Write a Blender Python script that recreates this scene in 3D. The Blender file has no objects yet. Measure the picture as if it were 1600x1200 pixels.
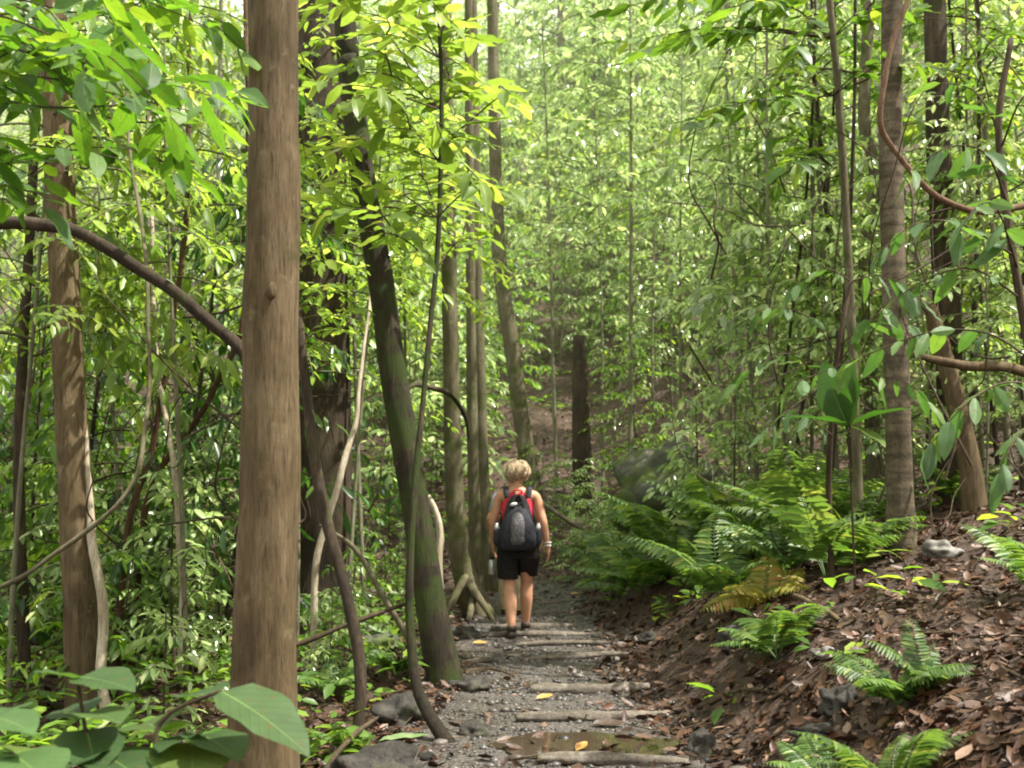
import bpy, math, random
import numpy as np
from mathutils import Vector, Matrix, noise as mnoise

random.seed(7)
RNG = np.random.default_rng(11)
scene = bpy.context.scene
COL = scene.collection
PI = math.pi

# ------------------------------------------------------------------ camera
F = 1689.0
PITCH = math.atan(147.0 / F)
EYE = np.array([0.0, 0.0, 1.55])


def P(u, v, y):
    """world point seen at photo pixel (u, v) at distance y ahead."""
    cx, cz = (u - 800.0) / F, (600.0 - v) / F
    c, s = math.cos(PITCH), math.sin(PITCH)
    d = np.array([cx, c - s * cz, s + c * cz])
    return EYE + d * (y / d[1])


cam_d = bpy.data.cameras.new("camera")
cam = bpy.data.objects.new("camera", cam_d)
COL.objects.link(cam)
cam.location = EYE
cam.rotation_euler = (PI / 2 + PITCH, 0, 0)
cam_d.sensor_width = 36.0
cam_d.lens = 36.0 * F / 1600.0
cam_d.clip_end = 2000.0
cam_d.clip_start = 0.05
cam_d.dof.use_dof = True
cam_d.dof.focus_distance = 6.5
cam_d.dof.aperture_fstop = 3.2
scene.camera = cam


# ------------------------------------------------------------------ noise and terrain
def _hash(ix, iy, seed):
    n = np.sin(ix * 127.1 + iy * 311.7 + seed * 74.7) * 43758.5453
    return n - np.floor(n)


def vnoise(x, y, seed=0.0):
    ix, iy = np.floor(x), np.floor(y)
    fx, fy = x - ix, y - iy
    fx, fy = fx * fx * (3 - 2 * fx), fy * fy * (3 - 2 * fy)
    a, b = _hash(ix, iy, seed), _hash(ix + 1, iy, seed)
    c, d = _hash(ix, iy + 1, seed), _hash(ix + 1, iy + 1, seed)
    return (a + (b - a) * fx) * (1 - fy) + (c + (d - c) * fx) * fy - 0.5


def sstep(t):
    t = np.clip(t, 0, 1)
    return t * t * (3 - 2 * t)


def softplus(t, k=2.0):
    return np.where(t > 12, t, np.log1p(np.exp(np.clip(t * k, -30, 30))) / k)


def path_x(y):
    return 0.15 + 0.004 * np.clip(y - 5, -20, 100) + 0.006 * np.clip(y - 10, 0, 12) ** 2


def path_w(y):
    return 0.80 + 0.10 * np.sin(y * 1.3) - 0.012 * np.clip(y - 5, 0, 12)


def H(x, y):
    x = np.asarray(x, float)
    y = np.asarray(y, float)
    s = x - path_x(y)
    w = path_w(y)
    r = s - w - 0.05
    l = -s - w
    right = 0.44 * sstep(r / 0.95) + 0.30 * np.clip(r - 0.6, 0, None)
    left = -0.10 * sstep(l / 1.5) - 0.02 * np.clip(l, 0, 20)
    hill = 0.36 * softplus(y - 15.2 + 0.10 * x, 1.2) + 0.06 * softplus(y - 30.0, 0.5)
    off = np.clip(sstep(r / 0.6) + sstep(l / 0.6), 0, 1)
    bump = off * (0.16 * vnoise(x * 0.8, y * 0.8, 3) + 0.09 * vnoise(x * 2.3, y * 2.3, 5)) \
        + (0.35 + 0.65 * off) * (0.035 * vnoise(x * 6, y * 6, 7) + 0.018 * vnoise(x * 14, y * 14, 8))
    return right + left + hill + bump


def hz(x, y):
    return float(H(x, y))


def ground(u, v, y0=3.0, y1=90.0):
    """where the sight line through (u, v) meets the ground."""
    ys = np.linspace(y0, y1, 3000)
    d = P(u, v, 1.0) - EYE
    xs, zs = EYE[0] + d[0] * ys, EYE[2] + d[2] * ys
    k = np.nonzero(zs < H(xs, ys))[0]
    i = k[0] if len(k) else len(ys) - 1
    return np.array([xs[i], ys[i], H(xs[i], ys[i])])


# ------------------------------------------------------------------ mesh builder
class MB:
    def __init__(self):
        self.v, self.f, self.n, self.uv, self.has_uv = [], [], 0, [], False

    def add(self, verts, faces, mat=0, smooth=True):
        verts = np.asarray(verts, float).reshape(-1, 3)
        for fa in faces:
            fa = np.asarray(fa, np.int64)
            if fa.size:
                self.f.append((fa + self.n, mat, smooth))
        self.v.append(verts)
        self.uv.append(np.zeros((len(verts), 3)))
        self.n += len(verts)

    def tube(self, pts, radii, sides=6, mat=0, smooth=True, rough=0.0, seed=0.0, step=None, cap=True, flute=0.0, rscale=3.0):
        pts = np.asarray(pts, float)
        radii = np.asarray(radii, float) * np.ones(len(pts))
        if step:
            pts, radii = resample(pts, radii, step)
        n = len(pts)
        T = np.gradient(pts, axis=0)
        T /= np.linalg.norm(T, axis=1)[:, None] + 1e-9
        ref = np.array([1.0, 0, 0]) if abs(T[0][0]) < 0.9 else np.array([0, 1.0, 0])
        V = []
        a = np.arange(sides) * 2 * PI / sides
        ca, sa = np.cos(a), np.sin(a)
        N = ref - T[0] * ref.dot(T[0])
        for i in range(n):
            N = N - T[i] * N.dot(T[i])
            N /= np.linalg.norm(N) + 1e-9
            B = np.cross(T[i], N)
            r = np.full(sides, radii[i])
            if rough:
                for k in range(sides):
                    q = pts[i] * rscale
                    r[k] *= 1 + rough * (mnoise.noise((ca[k] * 1.3 + seed, sa[k] * 1.3, q[2] * 0.7 + q[0])) +
                                         0.5 * mnoise.noise((ca[k] * 4 + seed, sa[k] * 4, q[2] * 2.0)))
            if flute:
                r = r * (1 + flute * (0.6 * np.cos(a * 3 + seed) + 0.4 * np.cos(a * 5 + 2 * seed)) * max(0, 1 - i / (n * 0.25)))
            V.append(pts[i] + np.outer(r * ca, N) + np.outer(r * sa, B))
        V = np.concatenate(V)
        i = np.arange(n - 1)[:, None] * sides
        k = np.arange(sides)[None, :]
        k2 = (k + 1) % sides
        q = np.stack([i + k, i + k2, i + sides + k2, i + sides + k], -1).reshape(-1, 4)
        faces = [q]
        if cap:
            V = np.concatenate([V, pts[:1], pts[-1:]])
            kk = np.arange(sides)
            faces.append(np.stack([np.full(sides, n * sides), (kk + 1) % sides, kk], -1))
            o = (n - 1) * sides
            faces.append(np.stack([np.full(sides, n * sides + 1), o + kk, o + (kk + 1) % sides], -1))
        self.add(V, faces, mat, smooth)

    def leaves(self, tpl, pos, X, Y, Z, S, mat=0, smooth=True, W=None):
        tv, tf = tpl[0], tpl[1]
        pos, X, Y, Z = (np.asarray(q, float) for q in (pos, X, Y, Z))
        S = np.asarray(S, float)
        n = len(pos)
        if n == 0:
            return
        W = np.ones(n) if W is None else np.asarray(W, float)
        V = pos[:, None, :] + S[:, None, None] * (
            tv[None, :, 0:1] * W[:, None, None] * X[:, None, :] + tv[None, :, 1:2] * Y[:, None, :] + tv[None, :, 2:3] * Z[:, None, :])
        k = len(tv)
        off = (np.arange(n) * k)[:, None, None]
        base = self.n
        self.v.append(V.reshape(-1, 3))
        self.has_uv = True
        self.uv.append(np.tile(np.stack([tv[:, 0], tv[:, 1], np.ones(k)], -1), (n, 1)))
        self.n += n * k
        for fi, fm in zip(tf, tpl[2]):
            fi = np.asarray(fi, np.int64)
            self.f.append(((fi[None] + off).reshape(-1, fi.shape[1]) + base, mat + fm, smooth))

    def mesh(self, name, mats, origin=(0, 0, 0)):
        me = bpy.data.meshes.new(name)
        V = np.concatenate(self.v) - np.asarray(origin, float)
        me.vertices.add(len(V))
        me.vertices.foreach_set("co", V.astype(np.float32).ravel())
        idx, starts, mi, sm = [], [], [], []
        o = 0
        for fa, m, s in self.f:
            k = fa.shape[1]
            idx.append(fa.ravel())
            starts.append(o + np.arange(len(fa)) * k)
            o += fa.size
            mi.append(np.full(len(fa), m))
            sm.append(np.full(len(fa), s))
        idx, starts = np.concatenate(idx), np.concatenate(starts)
        me.loops.add(len(idx))
        me.loops.foreach_set("vertex_index", idx.astype(np.int32))
        me.polygons.add(len(starts))
        me.polygons.foreach_set("loop_start", starts.astype(np.int32))
        me.polygons.foreach_set("material_index", np.concatenate(mi).astype(np.int32))
        me.polygons.foreach_set("use_smooth", np.concatenate(sm))
        if self.has_uv:
            at = me.attributes.new("leafuv", "FLOAT_VECTOR", "POINT")
            at.data.foreach_set("vector", np.concatenate(self.uv).astype(np.float32).ravel())
        me.update(calc_edges=True)
        for m in (mats if isinstance(mats, (list, tuple)) else [mats]):
            me.materials.append(m)
        return me

    def build(self, name, mats, parent=None, origin=(0, 0, 0)):
        me = self.mesh(name, mats, origin)
        o = bpy.data.objects.new(name, me)
        COL.objects.link(o)
        if parent is not None:
            o.parent = parent
        else:
            o.location = origin
        return o


def resample(pts, radii, step):
    """Catmull-Rom through the points at about the given spacing."""
    pts = np.asarray(pts, float)
    if len(pts) == 2:
        L = np.linalg.norm(pts[1] - pts[0])
        t = np.linspace(0, 1, max(2, int(L / step)))[:, None]
        return pts[0] * (1 - t) + pts[1] * t, radii[0] * (1 - t[:, 0]) + radii[1] * t[:, 0]
    ext = np.concatenate([2 * pts[:1] - pts[1:2], pts, 2 * pts[-1:] - pts[-2:-1]])
    out, ro = [], []
    for i in range(len(pts) - 1):
        p0, p1, p2, p3 = ext[i:i + 4]
        m = max(2, int(np.linalg.norm(p2 - p1) / step) + 1)
        for t in np.linspace(0, 1, m, endpoint=False):
            out.append(0.5 * (2 * p1 + (p2 - p0) * t + (2 * p0 - 5 * p1 + 4 * p2 - p3) * t * t + (3 * p1 - p0 - 3 * p2 + p3) * t ** 3))
            ro.append(radii[i] * (1 - t) + radii[i + 1] * t)
    out.append(pts[-1])
    ro.append(radii[-1])
    return np.array(out), np.array(ro)


def unit(v):
    v = np.asarray(v, float)
    return v / (np.linalg.norm(v) + 1e-9)


# ------------------------------------------------------------------ things
def tag(o, label=None, cat=None, group=None, kind=None):
    if label:
        o["label"] = label
    if cat:
        o["category"] = cat
    if group:
        o["group"] = group
    if kind:
        o["kind"] = kind
    return o


def thing(name, label, cat, loc=(0, 0, 0), rotz=0.0, group=None):
    o = bpy.data.objects.new(name, None)
    COL.objects.link(o)
    o.empty_display_size = 0.2
    o.location = loc
    o.rotation_euler = (0, 0, rotz)
    return tag(o, label, cat, group)


def part(name, me, parent, loc=(0, 0, 0), rotz=0.0, scale=1.0):
    o = bpy.data.objects.new(name, me)
    COL.objects.link(o)
    o.parent = parent
    o.location = loc
    o.rotation_euler = (0, 0, rotz)
    o.scale = (scale,) * 3 if not hasattr(scale, "__len__") else scale
    return o


# ------------------------------------------------------------------ materials
def new_mat(name):
    m = bpy.data.materials.new(name)
    m.use_nodes = True
    nt = m.node_tree
    nt.nodes.clear()
    out = nt.nodes.new("ShaderNodeOutputMaterial")
    return m, nt, out


def nd(nt, t, **kw):
    n = nt.nodes.new(t)
    for k, v in kw.items():
        if k in n.inputs:
            n.inputs[k].default_value = v
        else:
            setattr(n, k, v)
    return n


def ramp(nt, fac, stops):
    r = nt.nodes.new("ShaderNodeValToRGB")
    el = r.color_ramp.elements
    while len(el) < len(stops):
        el.new(0.5)
    for e, (p, c) in zip(el, stops):
        e.position = p
        e.color = (*c, 1)
    nt.links.new(fac, r.inputs["Fac"])
    return r.outputs["Color"]


def leaf_mat(name, cols, trans, rough=0.42, mix=0.42, spec=0.5, spots=False):
    m, nt, out = new_mat(name)
    L = nt.links.new
    geo = nd(nt, "ShaderNodeNewGeometry")
    oi = nd(nt, "ShaderNodeObjectInfo")
    c = ramp(nt, geo.outputs["Random Per Island"], [(0.0, cols[0]), (0.45, cols[1]), (0.85, cols[2]), (1.0, cols[3] if len(cols) > 3 else cols[2])])
    mul = nd(nt, "ShaderNodeMapRange")
    mul.inputs["To Min"].default_value = 0.75
    mul.inputs["To Max"].default_value = 1.25
    L(oi.outputs["Random"], mul.inputs["Value"])
    tc = nd(nt, "ShaderNodeTexCoord")
    nz = nd(nt, "ShaderNodeTexNoise", Scale=14.0, Detail=3.0)
    L(tc.outputs["Object"], nz.inputs["Vector"])
    mr = nd(nt, "ShaderNodeMapRange")
    mr.inputs["To Min"].default_value = 0.7
    mr.inputs["To Max"].default_value = 1.3
    L(nz.outputs["Fac"], mr.inputs["Value"])
    mm = nd(nt, "ShaderNodeMath", operation="MULTIPLY")
    L(mul.outputs[0], mm.inputs[0])
    L(mr.outputs[0], mm.inputs[1])
    sc = nd(nt, "ShaderNodeVectorMath", operation="SCALE")
    L(c, sc.inputs[0])
    L(mm.outputs[0], sc.inputs["Scale"])
    p = nd(nt, "ShaderNodeBsdfPrincipled", Roughness=rough)
    p.inputs["Specular IOR Level"].default_value = spec
    if spots:
        at = nd(nt, "ShaderNodeAttribute", attribute_name="leafuv")
        sx = nd(nt, "ShaderNodeSeparateXYZ")
        L(at.outputs["Vector"], sx.inputs[0])
        ab = nd(nt, "ShaderNodeMath", operation="ABSOLUTE")
        L(sx.outputs["X"], ab.inputs[0])
        k1 = nd(nt, "ShaderNodeMath", operation="MULTIPLY_ADD")     # y*9 - |x|*10
        L(ab.outputs[0], k1.inputs[0])
        k1.inputs[1].default_value = -10.0
        k2 = nd(nt, "ShaderNodeMath", operation="MULTIPLY")
        L(sx.outputs["Y"], k2.inputs[0])
        k2.inputs[1].default_value = 9.0
        L(k2.outputs[0], k1.inputs[2])
        fr = nd(nt, "ShaderNodeMath", operation="FRACT")
        L(k1.outputs[0], fr.inputs[0])
        vr = ramp(nt, fr.outputs[0], [(0.0, (1.35,) * 3), (0.12, (0.98,) * 3), (0.55, (1.0,) * 3), (0.9, (0.86,) * 3)])
        vm = nd(nt, "ShaderNodeVectorMath", operation="MULTIPLY")
        L(sc.outputs[0], vm.inputs[0])
        L(vr, vm.inputs[1])
        n9 = nd(nt, "ShaderNodeTexNoise", Scale=38.0, Detail=5.0, Roughness=0.65)
        L(tc.outputs["Object"], n9.inputs["Vector"])
        kk = ramp(nt, n9.outputs["Fac"], [(0.60, (0, 0, 0)), (0.68, (1, 1, 1))])
        bm_ = nd(nt, "ShaderNodeMix", data_type="RGBA")
        L(kk, bm_.inputs["Factor"])
        L(vm.outputs[0], bm_.inputs["A"])
        bm_.inputs["B"].default_value = (0.10, 0.075, 0.02, 1)
        sc = bm_
        sc_out = bm_.outputs["Result"]
        bb = nd(nt, "ShaderNodeBump", Strength=0.35, Distance=0.004)
        L(fr.outputs[0], bb.inputs["Height"])
        L(bb.outputs[0], p.inputs["Normal"])
        rr_ = nd(nt, "ShaderNodeMapRange")
        rr_.inputs["To Min"].default_value = rough - 0.02
        rr_.inputs["To Max"].default_value = rough + 0.35
        L(n9.outputs["Fac"], rr_.inputs["Value"])
        L(rr_.outputs[0], p.inputs["Roughness"])
    else:
        sc_out = sc.outputs[0]
    L(sc_out, p.inputs["Base Color"])
    tr = nd(nt, "ShaderNodeBsdfTranslucent")
    hs = nd(nt, "ShaderNodeVectorMath", operation="MULTIPLY")
    L(sc_out, hs.inputs[0])
    hs.inputs[1].default_value = trans
    L(hs.outputs[0], tr.inputs["Color"])
    mx = nd(nt, "ShaderNodeMixShader", Fac=mix)
    L(p.outputs[0], mx.inputs[1])
    L(tr.outputs[0], mx.inputs[2])
    L(mx.outputs[0], out.inputs["Surface"])
    return m


def bark_mat(name, dark, mid, light, zs=0.18, scale=9.0, moss=0.0, rough=0.85, bump=0.5, rings=0.0, mosscol=(0.05, 0.08, 0.012)):
    m, nt, out = new_mat(name)
    L = nt.links.new
    tc = nd(nt, "ShaderNodeTexCoord")
    mp = nd(nt, "ShaderNodeMapping")
    mp.inputs["Scale"].default_value = (scale, scale, scale * zs)
    L(tc.outputs["Object"], mp.inputs["Vector"])
    n1 = nd(nt, "ShaderNodeTexNoise", Scale=2.2, Detail=8.0, Roughness=0.65)
    L(mp.outputs[0], n1.inputs["Vector"])
    n2 = nd(nt, "ShaderNodeTexNoise", Scale=1.7, Detail=4.0)
    L(tc.outputs["Object"], n2.inputs["Vector"])
    ad = nd(nt, "ShaderNodeMath", operation="ADD")
    L(n1.outputs["Fac"], ad.inputs[0])
    L(n2.outputs["Fac"], ad.inputs[1])
    hf = nd(nt, "ShaderNodeMath", operation="MULTIPLY")
    L(ad.outputs[0], hf.inputs[0])
    hf.inputs[1].default_value = 0.5
    c = ramp(nt, hf.outputs[0], [(0.34, dark), (0.5, mid), (0.64, light)])
    mpf = nd(nt, "ShaderNodeMapping")
    mpf.inputs["Scale"].default_value = (scale * 5, scale * 5, scale * (0.5 if zs < 0.5 else 4))
    L(tc.outputs["Object"], mpf.inputs["Vector"])
    nf = nd(nt, "ShaderNodeTexNoise", Scale=1.6, Detail=6.0, Roughness=0.75)
    L(mpf.outputs[0], nf.inputs["Vector"])
    cf = ramp(nt, nf.outputs["Fac"], [(0.36, (0.45,) * 3), (0.46, (0.95,) * 3), (0.7, (1.2,) * 3)])
    mf = nd(nt, "ShaderNodeVectorMath", operation="MULTIPLY")
    L(c, mf.inputs[0])
    L(cf, mf.inputs[1])
    c = mf.outputs[0]
    nl = nd(nt, "ShaderNodeTexNoise", Scale=6.5, Detail=7.0, Roughness=0.7)
    L(tc.outputs["Object"], nl.inputs["Vector"])
    kl = ramp(nt, nl.outputs["Fac"], [(0.60, (0, 0, 0)), (0.70, (0.55,) * 3)])
    ml = nd(nt, "ShaderNodeMix", data_type="RGBA")
    L(kl, ml.inputs["Factor"])
    L(c, ml.inputs["A"])
    ml.inputs["B"].default_value = (min(1, light[0] * 1.35), min(1, light[1] * 1.45), min(1, light[2] * 1.5), 1)
    c = ml.outputs["Result"]
    if rings:
        mp2 = nd(nt, "ShaderNodeMapping")
        mp2.inputs["Scale"].default_value = (2, 2, 14)
        L(tc.outputs["Object"], mp2.inputs["Vector"])
        n4 = nd(nt, "ShaderNodeTexNoise", Scale=1.6, Detail=5.0)
        L(mp2.outputs[0], n4.inputs["Vector"])
        c4 = ramp(nt, n4.outputs["Fac"], [(0.40, (0.65, 0.65, 0.65)), (0.58, (1.15, 1.15, 1.15))])
        mu = nd(nt, "ShaderNodeVectorMath", operation="MULTIPLY")
        L(c, mu.inputs[0])
        L(c4, mu.inputs[1])
        c = mu.outputs[0]
    if moss:
        n3 = nd(nt, "ShaderNodeTexNoise", Scale=3.1, Detail=7.0, Roughness=0.7)
        L(tc.outputs["Object"], n3.inputs["Vector"])
        k = ramp(nt, n3.outputs["Fac"], [(0.62 - 0.3 * moss, (0, 0, 0)), (0.74 - 0.3 * moss, (1, 1, 1))])
        mc = nd(nt, "ShaderNodeMix", data_type="RGBA")
        L(k, mc.inputs["Factor"])
        L(c, mc.inputs["A"])
        mc.inputs["B"].default_value = (*mosscol, 1)
        c = mc.outputs["Result"]
    p = nd(nt, "ShaderNodeBsdfPrincipled", Roughness=rough)
    p.inputs["Specular IOR Level"].default_value = 0.25
    L(c, p.inputs["Base Color"])
    b = nd(nt, "ShaderNodeBump", Strength=bump, Distance=0.02)
    ah = nd(nt, "ShaderNodeMath", operation="ADD")
    L(n1.outputs["Fac"], ah.inputs[0])
    L(nf.outputs["Fac"], ah.inputs[1])
    L(ah.outputs[0], b.inputs["Height"])
    L(b.outputs[0], p.inputs["Normal"])
    L(p.outputs[0], out.inputs["Surface"])
    return m


def plain_mat(name, cols, rough=0.6, scale=20.0, spec=0.4, bump=0.15, island=False, metal=0.0):
    m, nt, out = new_mat(name)
    L = nt.links.new
    tc = nd(nt, "ShaderNodeTexCoord")
    nz = nd(nt, "ShaderNodeTexNoise", Scale=scale, Detail=6.0)
    L(tc.outputs["Object"], nz.inputs["Vector"])
    fac = nz.outputs["Fac"]
    k = len(cols)
    if island:
        g = nd(nt, "ShaderNodeNewGeometry")
        fac = g.outputs["Random Per Island"]
        st = [(i / (k - 1), c) for i, c in enumerate(cols)]
    else:
        st = [(0.32 + 0.36 * i / max(1, k - 1), c) for i, c in enumerate(cols)]
    c = ramp(nt, fac, st)
    if island:
        mr = nd(nt, "ShaderNodeMapRange")
        mr.inputs["To Min"].default_value = 0.6
        mr.inputs["To Max"].default_value = 1.4
        L(nz.outputs["Fac"], mr.inputs["Value"])
        sc = nd(nt, "ShaderNodeVectorMath", operation="SCALE")
        L(c, sc.inputs[0])
        L(mr.outputs[0], sc.inputs["Scale"])
        c = sc.outputs[0]
    p = nd(nt, "ShaderNodeBsdfPrincipled", Roughness=rough, Metallic=metal)
    p.inputs["Specular IOR Level"].default_value = spec
    L(c, p.inputs["Base Color"])
    if bump:
        b = nd(nt, "ShaderNodeBump", Strength=bump, Distance=0.02)
        L(nz.outputs["Fac"], b.inputs["Height"])
        L(b.outputs[0], p.inputs["Normal"])
    L(p.outputs[0], out.inputs["Surface"])
    return m


M = {}
M["leaf_mid"] = leaf_mat("leaf green", [(0.045, 0.10, 0.016), (0.09, 0.18, 0.026), (0.15, 0.26, 0.034), (0.25, 0.33, 0.045)], (2.5, 2.4, 1.2))
M["leaf_bright"] = leaf_mat("leaf yellow green", [(0.11, 0.19, 0.025), (0.18, 0.29, 0.042), (0.26, 0.37, 0.06), (0.37, 0.44, 0.09)], (2.2, 2.05, 1.5), mix=0.5)
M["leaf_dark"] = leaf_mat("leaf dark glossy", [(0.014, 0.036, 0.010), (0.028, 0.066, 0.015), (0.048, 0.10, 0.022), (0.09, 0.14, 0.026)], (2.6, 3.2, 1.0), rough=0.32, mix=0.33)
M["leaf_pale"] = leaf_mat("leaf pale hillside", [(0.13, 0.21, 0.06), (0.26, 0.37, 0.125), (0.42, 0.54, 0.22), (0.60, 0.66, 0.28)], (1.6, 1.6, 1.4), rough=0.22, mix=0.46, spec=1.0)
M["leaf_big"] = leaf_mat("leaf broad", [(0.045, 0.11, 0.02), (0.075, 0.165, 0.028), (0.11, 0.21, 0.035), (0.17, 0.26, 0.04)], (2.8, 2.8, 0.9), rough=0.36, mix=0.42, spots=True)
M["leaf_grey"] = leaf_mat("leaf grey green", [(0.042, 0.085, 0.028), (0.062, 0.12, 0.038), (0.09, 0.155, 0.045), (0.12, 0.18, 0.04)], (2.2, 2.6, 1.1), rough=0.40, mix=0.33, spec=0.4, spots=True)
M["leaf_rib"] = plain_mat("leaf rib", [(0.10, 0.17, 0.04), (0.14, 0.21, 0.06)], 0.5)
M["fern"] = leaf_mat("fern green", [(0.055, 0.105, 0.024), (0.09, 0.165, 0.040), (0.15, 0.24, 0.060), (0.26, 0.30, 0.08)], (2.0, 2.0, 1.0), rough=0.45, mix=0.4)
M["fern_yellow"] = leaf_mat("fern yellowing", [(0.13, 0.15, 0.02), (0.20, 0.19, 0.03), (0.26, 0.20, 0.04), (0.26, 0.14, 0.04)], (1.8, 1.8, 1.0), rough=0.5)
M["bark_tan"] = bark_mat("bark tan", (0.055, 0.037, 0.017), (0.118, 0.083, 0.042), (0.19, 0.142, 0.082), moss=0.15, mosscol=(0.07, 0.06, 0.02), bump=0.7)
M["bark_moss"] = bark_mat("bark mossy dark", (0.014, 0.011, 0.007), (0.032, 0.024, 0.014), (0.085, 0.066, 0.042), moss=0.55, mosscol=(0.035, 0.05, 0.010), bump=0.8)
M["bark_dark"] = bark_mat("bark dark", (0.022, 0.016, 0.011), (0.052, 0.037, 0.023), (0.105, 0.076, 0.048), moss=0.15, bump=0.8)
M["bark_grey"] = bark_mat("bark grey green", (0.06, 0.05, 0.03), (0.12, 0.105, 0.06), (0.20, 0.18, 0.11), moss=0.35, mosscol=(0.07, 0.085, 0.02))
M["bark_pole"] = bark_mat("bark pole", (0.10, 0.095, 0.06), (0.18, 0.17, 0.11), (0.27, 0.26, 0.18), moss=0.3, mosscol=(0.11, 0.14, 0.04))
M["bark_ring"] = bark_mat("bark ringed", (0.06, 0.045, 0.028), (0.12, 0.095, 0.06), (0.19, 0.16, 0.11), zs=0.6, moss=0.2, rings=1.0, mosscol=(0.06, 0.06, 0.02))
M["twig"] = bark_mat("twig brown", (0.03, 0.02, 0.012), (0.065, 0.046, 0.026), (0.12, 0.09, 0.055), scale=14)
M["twig_green"] = bark_mat("twig greenish", (0.07, 0.075, 0.035), (0.13, 0.14, 0.065), (0.20, 0.21, 0.11), scale=14)
M["vine_red"] = bark_mat("vine reddish", (0.07, 0.036, 0.020), (0.15, 0.088, 0.052), (0.25, 0.165, 0.105), scale=12)
M["vine_rust"] = bark_mat("vine rust", (0.04, 0.022, 0.011), (0.085, 0.048, 0.024), (0.14, 0.085, 0.045), scale=12)
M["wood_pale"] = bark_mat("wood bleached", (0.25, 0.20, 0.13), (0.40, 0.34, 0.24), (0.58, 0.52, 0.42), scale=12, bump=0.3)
M["wood_log"] = bark_mat("wood weathered", (0.06, 0.05, 0.038), (0.145, 0.122, 0.095), (0.26, 0.225, 0.18), zs=1.0, scale=8, bump=0.7, rough=0.7)
M["rock"] = bark_mat("rock dark", (0.022, 0.020, 0.017), (0.055, 0.050, 0.042), (0.11, 0.10, 0.085), zs=1.0, scale=6, moss=0.2, mosscol=(0.06, 0.07, 0.025), rough=0.6, bump=0.9)
M["rock_moss"] = bark_mat("rock mossy", (0.04, 0.04, 0.033), (0.085, 0.085, 0.065), (0.15, 0.15, 0.12), zs=1.0, scale=5, moss=0.55, mosscol=(0.08, 0.11, 0.025))
M["rock_pale"] = plain_mat("rock pale", [(0.07, 0.065, 0.055), (0.15, 0.14, 0.12), (0.25, 0.235, 0.21)], 0.6, 9.0, 0.4, 0.5)
M["pebble"] = plain_mat("pebble", [(0.016, 0.015, 0.014), (0.04, 0.037, 0.034), (0.072, 0.066, 0.060), (0.105, 0.095, 0.086), (0.06, 0.045, 0.034), (0.22, 0.185, 0.17)], 0.4, 9.0, 0.5, 0.3, island=True)
M["litter"] = plain_mat("dead leaf", [(0.022, 0.011, 0.006), (0.058, 0.025, 0.011), (0.10, 0.048, 0.022), (0.03, 0.015, 0.008), (0.075, 0.028, 0.011), (0.135, 0.082, 0.048), (0.035, 0.018, 0.009), (0.10, 0.044, 0.018), (0.026, 0.014, 0.008), (0.05, 0.022, 0.010), (0.32, 0.21, 0.15)], 0.5, 30.0, 0.4, 0.2, island=True)
M["leaf_yellow"] = plain_mat("dead leaf yellow", [(0.30, 0.17, 0.04), (0.42, 0.25, 0.05), (0.26, 0.12, 0.03)], 0.5, 20.0, 0.4, 0.2)
M["skin"] = plain_mat("skin", [(0.47, 0.24, 0.145), (0.53, 0.28, 0.17)], 0.5, 25.0, 0.35, 0.05)
M["red"] = plain_mat("red fabric", [(0.55, 0.022, 0.035), (0.66, 0.035, 0.05)], 0.7, 40.0, 0.3, 0.2)
M["red_top"] = plain_mat("pink red knit", [(0.60, 0.035, 0.06), (0.72, 0.06, 0.085)], 0.8, 40.0, 0.2, 0.2)
M["navy"] = plain_mat("navy fabric", [(0.014, 0.014, 0.019), (0.030, 0.030, 0.040)], 0.75, 40.0, 0.3, 0.3)
M["black"] = plain_mat("black fabric", [(0.010, 0.008, 0.008), (0.022, 0.018, 0.017)], 0.85, 40.0, 0.2, 0.3)
M["mesh_grey"] = plain_mat("grey mesh fabric", [(0.05, 0.048, 0.052), (0.17, 0.16, 0.165)], 0.7, 60.0, 0.3, 0.4)
M["khaki"] = plain_mat("khaki fabric", [(0.34, 0.28, 0.18), (0.46, 0.39, 0.27)], 0.85, 18.0, 0.2, 0.3)
M["sky_cloth"] = plain_mat("pale blue fabric", [(0.32, 0.38, 0.52), (0.42, 0.48, 0.62)], 0.85, 18.0, 0.2, 0.3)
M["hair_blond"] = plain_mat("blond hair", [(0.36, 0.25, 0.14), (0.56, 0.43, 0.27), (0.70, 0.58, 0.42)], 0.45, 30.0, 0.5, 0.2, island=True)
M["hair_brown"] = plain_mat("brown hair", [(0.03, 0.017, 0.01), (0.06, 0.035, 0.02)], 0.5, 30.0, 0.5, 0.2)
M["white"] = plain_mat("white plastic", [(0.6, 0.6, 0.6), (0.72, 0.72, 0.72)], 0.4, 20, 0.5, 0.05)
M["steel"] = plain_mat("brushed steel", [(0.42, 0.43, 0.45), (0.58, 0.59, 0.6)], 0.35, 20, 0.5, 0.05, metal=0.6)
M["boot"] = plain_mat("boot leather", [(0.035, 0.028, 0.022), (0.075, 0.06, 0.048)], 0.7, 30, 0.3, 0.3)


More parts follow.
